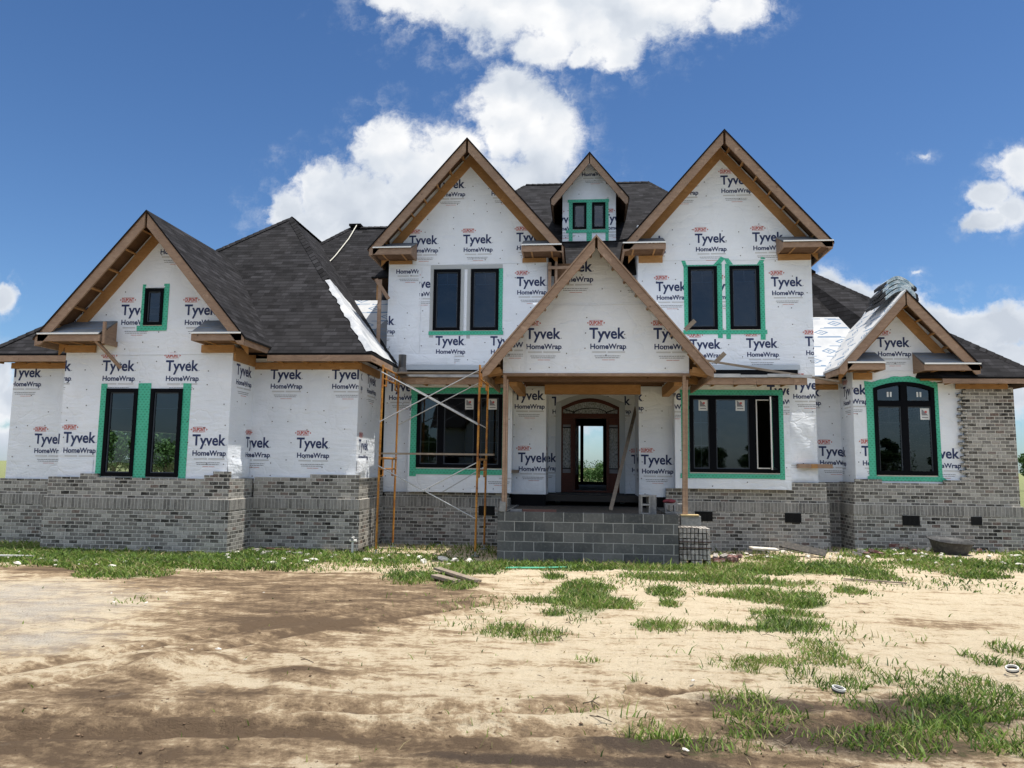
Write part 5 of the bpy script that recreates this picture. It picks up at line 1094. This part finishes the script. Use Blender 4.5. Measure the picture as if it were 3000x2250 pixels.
# ------------------------------------------------------------------ grass blades (stuff)
def blades():
    px, py, ht = [], [], []
    def scatter(cx, cy, rx, ry, dens, h):
        n = int(math.pi * rx * ry * 1.35 * dens); r = np.sqrt(rng.random(n)) * 1.22; a = rng.random(n) * 2 * np.pi
        x, y = cx + rx * r * np.cos(a), cy + ry * r * np.sin(a)
        nz_ = 3.4 if cy < 9.5 else 1.9; keep = rng.random(n) < np.clip(((1.08 if cy < 9.5 else 1.3) - r + nz_ * vnoise(x, y, .45, 77, 4)) * 1.6, 0, 1)
        px.append(x[keep]); py.append(y[keep]); ht.append(np.full(keep.sum(), h) * np.clip(1.25 - .5 * r[keep], .5, 1.2))
    for (cx, cy, rx, ry) in GPATCH:
        k = 1150 if cy < 9.5 else (1300 if cy < 13 else 950)
        scatter(cx, cy, rx, ry, k, .078 if cy < 9.5 else .085)
    for (cx, cy, rx, ry) in THIN: scatter(cx, cy, rx, ry, 130, .075)
    # along the foot of the walls and the field to the right
    def strip(x0, x1, y0, y1, dens, h):
        n = int((x1 - x0) * (y1 - y0) * dens); x = x0 + (x1 - x0) * rng.random(n); y = y0 + (y1 - y0) * rng.random(n); k = rng.random(n) < np.clip(.55 + 1.6 * vnoise(x, y, .6, 99, 3), 0, 1); px.append(x[k]); py.append(y[k]); ht.append(np.full(k.sum(), h))
    strip(-15, -11.8, 14.2, 16.5, 500, .13); strip(-13.5, -5.2, 13.4, 15.42, 1150, .10); strip(-11.7, -7.5, 14.9, 15.42, 600, .10); strip(-7.5, -5.0, 15.2, 16.5, 600, .10); strip(-5, -2.2, 14.2, 15.8, 330, .09); strip(-5, -1.8, 15.7, 18.4, 160, .11); strip(-1.8, 1.95, 15.0, 15.55, 600, .11); strip(2, 10, 17.4, 18.4, 150, .10); strip(2.0, 9, 15.0, 16.6, 260, .10); strip(10.1, 14, 15.6, 30, 170, .14); strip(-20, -14.2, 14, 26, 150, .14); strip(14, 24, 18, 40, 40, .16); strip(-3, 5, 4.6, 16, 12, .06); strip(-9, -3, 5.2, 14, 1.6, .05)
    x, y, h = np.concatenate(px), np.concatenate(py), np.concatenate(ht)
    k = np.ones(len(x), bool)
    for (a, b, c, d_) in FOOT: k &= ~((x > a) & (x < b) & (y > c) & (y < d_))
    x, y, h = x[k], y[k], h[k]; n = len(x); z = height(x, y) - .008
    h = h * (.35 + .85 * rng.random(n) + .8 * rng.random(n) ** 6); ang = rng.random(n) * 2 * np.pi; lean = (.3 + 1.3 * rng.random(n)) * h; la = rng.random(n) * 2 * np.pi
    dist = np.hypot(x, y); w = (.0035 + .004 * rng.random(n)) * np.clip(dist / 8, 1, 2.2)
    wx, wy = np.cos(ang) * w, np.sin(ang) * w; lx, ly = np.cos(la) * lean, np.sin(la) * lean
    P = np.zeros((n, 5, 3))
    P[:, 0] = np.stack([x - wx, y - wy, z], -1); P[:, 1] = np.stack([x + wx, y + wy, z], -1)
    P[:, 2] = np.stack([x + wx * .8 + lx * .38, y + wy * .8 + ly * .38, z + h * .62], -1); P[:, 3] = np.stack([x - wx * .8 + lx * .38, y - wy * .8 + ly * .38, z + h * .62], -1)
    P[:, 4] = np.stack([x + lx, y + ly, z + h * .95], -1)
    me = bpy.data.meshes.new('grass'); me.vertices.add(n * 5); me.vertices.foreach_set('co', P.ravel())
    b = np.arange(n) * 5; L = np.stack([b, b + 1, b + 2, b + 3, b + 3, b + 2, b + 4], -1).ravel(); me.loops.add(len(L)); me.loops.foreach_set('vertex_index', L)
    st = np.stack([np.arange(n) * 7, np.arange(n) * 7 + 4], -1).ravel(); me.polygons.add(2 * n); me.polygons.foreach_set('loop_start', st); me.update(calc_edges=True)
    dry = vnoise(x, y, 1.2, 55, 3)
    tint = np.clip(rng.normal(.42, .25, n) + .9 * dry + np.where(rng.random(n) < .14, .5, 0), 0, 1)
    at = me.attributes.new('tint', 'FLOAT', 'POINT'); at.data.foreach_set('value', np.repeat(tint, 5).astype(np.float32))
    me.materials.append(MATS['grass']); tag(link('grass', me), 'patchy green grass growing through the sandy yard', 'grass', kind='stuff'); return n
print('blades', blades())

# ------------------------------------------------------------------ debris
hz = lambda x, y: float(height(np.array([x]), np.array([y]))[0])
def lump(seed, sx, sy, sz):
    r = random.Random(seed); bm = bmesh.new(); bmesh.ops.create_icosphere(bm, subdivisions=2, radius=1.)
    from mathutils import noise as mn
    for v in bm.verts:
        k = 1 + .55 * mn.noise(v.co * 1.3 + Vector((seed * 3.1, 0, 0))) + .25 * mn.noise(v.co * 3.1 + Vector((0, seed * 2.3, 0)))
        v.co = Vector((v.co.x * sx * k, v.co.y * sy * k, max(-.25, v.co.z) * sz * k))
    me = bpy.data.meshes.new('mortar_chunk'); bm.to_mesh(me); bm.free(); me.materials.append(MATS['mortar']); return me
LM = [lump(i, .07 + .02 * (i % 3), .045, .03 + .01 * (i % 2)) for i in range(5)]
def chunks(n, x0, x1, y0, y1, label, group, smin=.35, smax=1.2):
    for i in range(n):
        x, y = random.uniform(x0, x1), random.uniform(y0, y1)
        if any(a < x < b and c < y < d_ for a, b, c, d_ in FOOT): continue
        o = link('mortar_chunk', random.choice(LM)); tag(o, label, 'mortar chunk', group); s = random.uniform(smin, smax)
        loc_thing(o, (x, y, hz(x, y) + .035), (random.uniform(-.2, .2), random.uniform(-.2, .2), random.uniform(0, 6)), (s, s, s))
chunks(24, -12.5, -8.2, 13.2, 15.2, 'pale chunk of spilt mortar in the grass below the left gable', 'mortar chunks below the left gable')
chunks(26, -8.2, -5.2, 14.2, 16.2, 'pale chunk of spilt mortar by the recessed left brick wall', 'mortar chunks by the recessed wall')
chunks(12, -4.4, -2.2, 14.6, 16.0, 'whitish mortar lump on the ground near the scaffold feet', 'mortar lumps near the scaffold', .6, 1.6)
chunks(40, 3.2, 7.9, 16.7, 18.2, 'white mortar chunk scattered before the right brick wall', 'mortar chunks before the right wall', .3, 1.1)
chunks(26, 6.4, 10.3, 15.6, 17.2, 'white mortar chunk in the sand near the black tub', 'mortar chunks near the tub', .3, 1.0)
chunks(4, -2.5, 2.8, 5.2, 9, 'small pale stone on the bare sand in the foreground', 'stones in the foreground', .15, .35)
chunks(10, -7, -3, 7, 11, 'small pale stone on the gravelly left side of the yard', 'stones on the left of the yard', .15, .4)
B = MB(); B.box(-.098, .098, -.046, .046, 0, .07, 'loose_brick'); bk = B.build('loose_brick', None, bevel=.004); bme = bk.data; bpy.data.objects.remove(bk)
B = MB(); B.box(-.098, .098, -.046, .046, 0, .07, 'grey_brick'); bk = B.build('loose_brick', None, bevel=.004); gme = bk.data; bpy.data.objects.remove(bk)
def bricks(L, label, group, red=.8):
    for (x, y, z, rx, ry, rz) in L:
        o = link('loose_brick', bme if random.random() < red else gme); tag(o, label, 'brick', group); loc_thing(o, (x, y, hz(x, y) + z + .01), (rx, ry, rz))
U = random.uniform
bricks([(U(2.72, 3.25), U(16.15, 16.55), U(0, .02) if i < 9 else .09, U(-.4, .4), U(-.4, .4), U(0, 3)) for i in range(15)], 'dark red brick in the loose pile beside the brick stack', 'bricks in the loose pile', .85)
bricks([(7.1 + .2 * (i % 3), 18.12, .075 * (i // 3), 0, 0, .05) for i in range(5)], 'dark brick in the small stack against the right brick wall', 'bricks stacked at the right wall', .7)
bricks([(5.95 + .12 * i, 17.2 + U(-.05, .05), 0.0 + .05 * (i % 2), U(-.3, .3), U(-.3, .3), U(0, 3)) for i in range(5)], 'dark brick in the little heap before the recess', 'bricks heaped before the recess', .8)
bricks([(7.2, 17.35, 0, 0, 1.5, .4)], 'single dark brick standing in the sand left of the tub', None, 1)
bricks([(-9.98, 15.2, 0, 0, 1.5, .3), (-9.78, 15.15, 0, 1.5, 0, .1)], 'brick end standing in the grass below the left gable windows', 'bricks below the left gable', .5)
bricks([(-7.1 + .35 * i + U(-.1, .1), 15.8 + U(-.2, .2), 0, 0, 0, U(0, 3)) for i in range(4)], 'brick lying in the grass by the recessed left wall', 'bricks by the recessed left wall', .4)
bricks([(8.4, 17.9, 0, 0, 0, .4), (8.9, 18.0, 0, 0, .3, 1.)], 'brick lying by the wall beyond the black tub', 'bricks beyond the tub', .6)
# strapped brick stack by the porch
ST = thing('brick_stack', (2.27, 16.0, .0), 'strapped upright stack of grey and red bricks at the right end of the porch', 'brick stack')
B = MB(); B2 = MB()
for i in range(8):
    for j in range(7):
        for k in range(3):
            if j == 0 and i in (2, 6): continue
            x0 = 1.965 + i * .079; z0 = .0 + j * .108; y0 = 15.72 + k * .21
            q = lambda: random.uniform(-.004, .004)
            B.box(x0 + q(), x0 + .061 + q(), y0 + q(), y0 + .2, z0 + q(), z0 + .09 + q(), 'grey_brick')
B.build('bricks', ST)
for z in (.34, .46): B2.box(1.955, 2.6, 15.705, 15.712, z, z + .018, 'strap_dark')
B2.build('strap', ST)
# mixing tub
def tub():
    B = MB(); n = 28; prof = [(.0, .02, .62), (.0, .0, .62), (.1, .0, .72), (.27, .0, .86), (.34, .0, .93), (.345, .0, 1.0), (.325, .0, 1.0), (.33, 0, .92), (.26, 0, .82), (.03, 0, .6)]
    rings = []
    for (z, _, k) in prof[1:]:
        rings.append([(.46 * k * abs(math.cos(a)) ** .75 * math.copysign(1, math.cos(a)), .40 * k * abs(math.sin(a)) ** .75 * math.copysign(1, math.sin(a)), z) for a in [2 * math.pi * i / n for i in range(n)]])
    for a, b in zip(rings[:-1], rings[1:]):
        for i in range(n): B.face([a[i], a[(i + 1) % n], b[(i + 1) % n], b[i]], 'tub_plastic')
    B.face(rings[0][::-1], 'tub_plastic'); B.face(rings[-1], 'mortar'); return B
o = one('mixing_tub', tub(), 'black plastic mortar tub sitting tilted by the right brick wall', 'tub', (8.05, 17.55, .12), (R(6), R(3), .1), smooth=True)
# board, hose, rings, boards, standpipe
B = MB(); B.box(-.45, .45, -.14, .14, 0, .022, 'dark_concrete'); one('grey_panel', B, 'grey flat panel lying slanted among mortar before the right wall', 'panel', (4.85, 17.2, .22), (R(22), R(9), R(-25)))
B = MB(); B.box(-.3, .3, -.13, .13, 0, .05, 'mortar'); one('mortar_slab', B, 'flat white slab of hardened mortar right of the red brick pile', 'mortar slab', (4.05, 17.5, .16), (0, .05, .1), bevel=.015)
B = MB(); B.path([(x, 14.55 + .5 * (x + .9) + .08 * math.sin(x * 3), hz(x, 14.55 + .5 * (x + .9)) + .03) for x in np.linspace(-1.45, -.3, 14)], .016, 'hose_green', 8); one('green_hose', B, 'pale green hose lying in the grass edge before the porch', 'hose')
def ring(n=24, r=.056, w=.009):
    B = MB()
    for i in range(n):
        a, b = 2 * math.pi * i / n, 2 * math.pi * (i + 1) / n
        for m_, r0, r1, z0, z1 in (('white_vinyl', r - w, r, .018, .036), ('black_rubber', r - w + .002, r - .002, 0, .0178)):
            c = lambda t_, q, z: (q * math.cos(t_), q * math.sin(t_), z)
            B.hexa([c(a, r0, z0), c(a, r1, z0), c(b, r1, z0), c(b, r0, z0), c(a, r0, z1), c(a, r1, z1), c(b, r1, z1), c(b, r0, z1)], m_)
    return B
one('plastic_ring', ring(), 'small white plastic ring on the ground by the middle right grass patch', 'ring', (2.23, 7.02, hz(2.23, 7.02) + .03), (.1, .15, 0))
one('plastic_ring', ring(), 'small white plastic ring at the right edge of the yard', 'ring', (4.12, 7.85, hz(4.12, 7.85) + .04), (.2, -.2, 0))
B = MB(); B.box(-.75, .75, -.07, .07, 0, .04, 'old_wood'); one('old_plank', B, 'dark weathered plank lying in weeds before the scaffold', 'plank', (-2.2, 13.15, hz(-2.2, 13.15) + .04), (0, .02, R(-52)))
B = MB(); B.box(-.3, .3, -.08, .08, 0, .045, 'old_wood'); one('old_plank', B, 'short split plank beside the longer one before the scaffold', 'plank', (-2.3, 12.65, hz(-2.3, 12.65) + .04), (0, .05, R(-40)))
B = MB(); B.box(-.5, .5, -.03, .03, 0, .02, 'old_wood'); one('thin_strip', B, 'thin dark wood strip on the sand below the right grass', 'strip', (5.1, 13.9, hz(5.1, 13.9) + .02), (0, 0, R(-20)))
B = MB(); B.tube((0, 0, 0), (0, 0, .34), .025, 'white_vinyl'); B.tube((-.06, 0, .30), (.09, 0, .30), .03, 'white_vinyl'); B.tube((0, -.08, .34), (0, .05, .36), .035, 'concrete'); one('water_tap', B, 'pale water standpipe in the grass near the left scaffold foot', 'standpipe', (-4.98, 16.05, hz(-4.98, 16.05)))
for (x, y, l, rz, lab) in ((-13.6, 15.9, .45, .1, 'pale stick lying in grass at the far left wall'), (-11.2, 14.0, .35, .5, 'pale broken lath in grass left of the gable'), (-13.4, 14.9, .3, .3, 'dark lath in the grass at the left edge'), (-6.6, 16.15, .35, .05, 'red brown lath at the foot of the recessed left wall')):
    B = MB(); B.box(-l, l, -.025, .025, 0, .025, 'old_wood' if 'dark' in lab else ('red_wood' if 'red' in lab else 'white_vinyl')); one('lath', B, lab, 'lath', (x, y, hz(x, y) + .06), (0, .06, rz))
# twigs and clods in the foreground
B = MB()
tw = []
for i in range(3): 
    Bt = MB(); Bt.path([(0, 0, .01), (.06, .01, .03), (.11 + .02 * i, -.01 * i, .02)], .0035, 'bark', 5); Bt.path([(.05, .01, .028), (.08, .05, .05)], .0025, 'bark', 5); o_ = Bt.build('twig'); tw.append(o_.data); bpy.data.objects.remove(o_)
for i in range(26):
    x = U(-2.6, 2.2); y = U(5.2, 10); o = link('twig', random.choice(tw)); tag(o, 'small dark twig lying on the sand in the foreground', 'twig', 'twigs on the sand'); s = U(.6, 1.5); loc_thing(o, (x, y, hz(x, y) + .005), (0, 0, U(0, 6)), (s, s, s))

# ------------------------------------------------------------------ trees
def tree_meshes(seed, h, r, n=2600, slim=1.):
    rg = np.random.default_rng(seed); rr = random.Random(seed); T_ = MB()
    T_.tube((0, 0, -.2), (.1, .05, h * .45), .16 * h / 8, 'bark', 8, .09 * h / 8)
    cl = []
    for i in range(11):
        a = rr.uniform(0, 6.28); q = rr.uniform(.25, .75); zz = h * rr.uniform(.38, .88); k = r * q * (1.15 - .6 * zz / h); cl.append((math.cos(a) * k, math.sin(a) * k, zz, r * rr.uniform(.28, .5)))
        T_.tube((.05, .02, h * rr.uniform(.2, .45)), (math.cos(a) * k, math.sin(a) * k, zz), .05 * h / 8, 'bark', 6, .015)
    cl.append((0, 0, h * .86, r * .42))
    c = np.array(cl); pick = rg.integers(0, len(c), n); v = rg.normal(size=(n, 3)); v /= np.linalg.norm(v, axis=1)[:, None]
    rad = c[pick, 3] * rg.random(n) ** .4; P = c[pick, :3] + v * rad[:, None] * np.array([1, 1, .8])
    u = rg.normal(size=(n, 3)); u /= np.linalg.norm(u, axis=1)[:, None]; w = np.cross(u, rg.normal(size=(n, 3))); w /= np.linalg.norm(w, axis=1)[:, None]
    sz = (.11 + .13 * rg.random(n))[:, None] * h / 7
    Q = np.stack([P - u * sz, P + w * sz * .6, P + u * sz, P - w * sz * .6], 1)
    me = bpy.data.meshes.new('crown'); me.vertices.add(4 * n); me.vertices.foreach_set('co', Q.ravel()); me.loops.add(4 * n); me.loops.foreach_set('vertex_index', np.arange(4 * n)); me.polygons.add(n); me.polygons.foreach_set('loop_start', np.arange(0, 4 * n, 4)); me.update(calc_edges=True)
    tint = np.clip(np.repeat(rg.random(len(c))[pick] * .6 + .4 * rg.random(n), 4), 0, 1); at = me.attributes.new('tint', 'FLOAT', 'POINT'); at.data.foreach_set('value', tint.astype(np.float32)); me.materials.append(MATS['leaf'])
    to = T_.build('trunk'); tm = to.data; bpy.data.objects.remove(to); return tm, me
KIND = [tree_meshes(1, 7.5, 2.9), tree_meshes(2, 9.5, 2.6), tree_meshes(3, 5.0, 2.6, 1900)]
def tree(x, y, s, k, label, group):
    o = bpy.data.objects.new('leafy_tree', None); COL.objects.link(o); o.location = (x, y, 0); o.rotation_euler.z = U(0, 6); o.scale = (s, s, s * U(.9, 1.1)); tag(o, label, 'tree', group)
    for nm, m_ in (('trunk', KIND[k][0]), ('crown', KIND[k][1])): c = bpy.data.objects.new(nm, m_); COL.objects.link(c); c.parent = o
for i in range(9): tree(-62 + U(-9, 8), 62 + i * 4 + U(-2, 2), U(.42, .58), i % 3, 'dark tree in the distant row left of the house', 'trees left of the house')
for i in range(16): tree(48 + i * 3.1 + U(-1, 1), 82 + U(-4, 8), U(.5, .72), i % 3, 'green tree in the distant row right of the house', 'trees right of the house')
for x, y, s, k in ((-24.5, 42, .62, 2), (-22, 44, .7, 0), (-28, 46, .75, 1), (-19.5, 43, .6, 2), (-31, 47, .8, 0), (-16, 48, .6, 2), (-25.5, 45, .7, 0), (-27, 41, .7, 2), (-25.8, 43, .75, 2), (-23.5, 40.5, .65, 2), (-29, 44, .75, 2)): tree(x, y, s, k, 'dark leafy tree behind the garage seen through its windows', 'trees behind the garage')
for x, y, s, k in ((1.1, 44, .40, 2), (.3, 47, .36, 2), (2.0, 46, .42, 2), (-.5, 48, .38, 2), (1.7, 62, .56, 2), (-.6, 70, .5, 2), (3.4, 66, .45, 0), (9.5, 66, .6, 0), (12, 64, .55, 2), (7, 68, .6, 1)): tree(x, y, s, k, 'leafy tree behind the house seen through the open door', 'trees behind the house')
# neighbours across the road, mirrored in the glass
NH = thing('house', (-6, -24, 0), 'pale sided neighbour house across the road mirrored in the windows', 'house')
B = MB(); B.box(-12, 0, -32, -24, 0, 5.2, 'siding'); B.prism([(-9.5, 0), (-4, 0), (-4, 5.2), (-6.75, 8.2), (-9.5, 5.2)], lambda a, z, d_: (a, -23.2 + d_, z), -.8, 0, 'siding'); B.build('wall', NH)
slab('roof', [[(-12.5, -23.4, 5.1), (.5, -23.4, 5.1), (.5, -28, 9), (-12.5, -28, 9)], [(-12.5, -32.5, 5.1), (.5, -32.5, 5.1), (.5, -28, 9), (-12.5, -28, 9)]], 'shingle', parent=NH)
slab('gable_roof', [[(-9.9, -22.8, 4.9), (-6.75, -22.8, 8.35), (-6.75, -27, 8.35), (-9.9, -27, 4.9)], [(-3.6, -22.8, 4.9), (-6.75, -22.8, 8.35), (-6.75, -27, 8.35), (-3.6, -27, 4.9)]], 'shingle', parent=NH)
for x, z in ((-8.2, 1), (-6.2, 1), (-6.9, 5.2), (-11.3, 1), (-2.6, 1)):
    B = MB(); B.box(x, x + 1.1, -23.19 if -9.5 < x < -4 else -23.99, -23.14 if -9.5 < x < -4 else -23.94, z, z + 1.6, 'black_frame'); B.build('window', NH)
for i in range(44): tree(-50 + i * 2.4 + U(-.8, .8), -44 + U(-5, 4), U(.85, 1.1) if i % 3 == 2 else U(.5, .7), i % 3, 'leafy tree across the road mirrored in the windows', 'trees across the road')

# ------------------------------------------------------------------ loose bulging sheet added to catch the sun, crumpled corner patches
def sheet(name, M, a0, a1, z0, z1, n, amp, seed, parent=H, fold=9., taper=True, m='wrap'):
    rg = np.random.default_rng(seed); A = np.linspace(a0, a1, n); Zz = np.linspace(z0, z1, n); AA, ZZ = np.meshgrid(A, Zz)
    e_ = np.minimum(np.minimum(AA - a0, a1 - AA) / (a1 - a0), np.minimum(ZZ - z0, z1 - ZZ) / (z1 - z0)) * 2
    D = amp * (np.clip(e_ * 2, 0, 1) * .5 + 1.1 * vnoise(AA + ZZ * .6, ZZ * .3, 1 / fold, seed, 3)) + .012
    D = np.maximum(D, .008); B = MB()
    for i in range(n - 1):
        for j in range(n - 1): B.face([M(AA[p], ZZ[p], D[p]) for p in ((i, j), (i, j + 1), (i + 1, j + 1), (i + 1, j))], m)
    return B.build(name, parent, smooth=True)
sheet('loose_wrap', front(18.75), 4.96, 5.66, 2.12, 3.35, 16, .07, 3, fold=2.2)  # bulge added so its slopes catch a sunlit wedge at the corner
sheet('loose_wrap', front(18.75), 4.96, 5.66, 1.66, 2.0, 14, .06, 5, fold=8)
sheet('loose_wrap', right(-7.7), 15.62, 16.68, 1.62, 2.05, 16, .05, 8, fold=6)  # crumples added at the sunlit foot of the garage side wall
sheet('loose_wrap', right(-5.17), 16.72, 17.5, 1.68, 2.1, 14, .05, 9, fold=6)
sheet('loose_wrap', front(15.6), -11.6, -10.78, 1.6, 2.0, 12, .018, 12, fold=5)
sheet('loose_wrap', front(18.75), -4.6, -3.3, 4.53, 4.82, 16, .03, 14, fold=6)
sheet('loose_wrap', front(18.75), -1.7, -1.0, 1.3, 1.6, 12, .03, 15, fold=6)
# soil clods pressed up by the tyres: uncountable, one object
def clods():
    rg = np.random.default_rng(41); n = 1700
    x = rg.uniform(-5, 5, n * 3); y = 4.6 + rg.random(n * 3) ** 1.6 * 8; tone_ = ell(x, y, MUD, .9) + .6 * ell(x, y, DARK, .8) + .35 * ell(x, y, BROWN, .7)
    for P_ in TR: tone_ = np.maximum(tone_, .9 * np.exp(-(line_d(x, y, P_) / .3) ** 2))
    k = rg.random(n * 3) < tone_ * .3 + .02; x, y = x[k][:n], y[k][:n]; n = len(x); z = height(x, y)
    r = .005 + .016 * rg.random(n) ** 3.5
    base = np.array([(1, 0, 0), (-1, 0, 0), (0, 1, 0), (0, -1, 0), (0, 0, .8), (0, 0, -.5)], float)
    P = base[None] * (1 + .5 * rg.normal(size=(n, 6, 1))) * r[:, None, None]; a = rg.random(n) * 6.28; c_, s_ = np.cos(a)[:, None], np.sin(a)[:, None]
    P = np.stack([P[..., 0] * c_ - P[..., 1] * s_ + x[:, None], P[..., 0] * s_ + P[..., 1] * c_ + y[:, None], P[..., 2] + z[:, None] + r[:, None] * .25], -1)
    T8 = np.array([(0, 2, 4), (2, 1, 4), (1, 3, 4), (3, 0, 4), (2, 0, 5), (1, 2, 5), (3, 1, 5), (0, 3, 5)])
    me = bpy.data.meshes.new('soil_clods'); me.vertices.add(6 * n); me.vertices.foreach_set('co', P.ravel()); L = (T8[None] + (np.arange(n) * 6)[:, None, None]).ravel(); me.loops.add(len(L)); me.loops.foreach_set('vertex_index', L); me.polygons.add(8 * n); me.polygons.foreach_set('loop_start', np.arange(0, 24 * n, 3)); me.update(calc_edges=True)
    me.materials.append(MATS['clod']); tag(link('soil_clods', me), 'crumbly brown soil clods along the muddy tyre tracks', 'soil', kind='stuff')
mat('clod', rough=1., spec=.05, build=loose_b((.17, .115, .075), (.10, .068, .046), (.24, .17, .11)))
clods()

# lap seams of the sheet courses
def seam(M, a0, a1, z0, z1, seed):
    rg = random.Random(seed); B = MB(); n = 8; hor = (a1 - a0) > (z1 - z0); P = []
    for i in range(n + 1):
        k = i / n; P.append((a0 + (a1 - a0) * k, z0 + rg.uniform(-.012, .012)) if hor else (a0 + rg.uniform(-.01, .01), z0 + (z1 - z0) * k))
    for p, q in zip(P[:-1], P[1:]):
        o = (0, .05) if hor else (.05, 0); pts = [(p[0], p[1]), (q[0], q[1]), (q[0] + o[0], q[1] + o[1]), (p[0] + o[0], p[1] + o[1])]
        if not hor: pts = pts[::-1]
        B.face([M(pts[0][0], pts[0][1], .009), M(pts[1][0], pts[1][1], .009), M(pts[2][0], pts[2][1], .0015), M(pts[3][0], pts[3][1], .0015)], 'wrap')
        B.face([M(pts[0][0], pts[0][1], .0005), M(pts[1][0], pts[1][1], .0005), M(pts[1][0], pts[1][1], .009), M(pts[0][0], pts[0][1], .009)], 'print_dark')  # dark edge face puts the lap's shade line into the colour
    return B.build('wrap_seam', H)
seam(front(15.6), -11.58, -7.74, 4.33, 4.33, 1); seam(front(18.75), -5.05, -.97, 7.18, 7.18, 2); seam(front(18.75), 1.42, 5.6, 7.2, 7.2, 3); seam(front(18.75), -4.27, -4.27, 4.55, 7.12, 4); seam(front(15.9), -1.28, -1.28, 4.0, 4.85, 5); seam(front(15.9), -1.1, 1.6, 5.45, 5.45, 6); seam(front(18.5), 6.5, 8.5, 4.35, 4.35, 7); seam(front(18.75), 4.98, 4.98, 1.5, 4.0, 8)
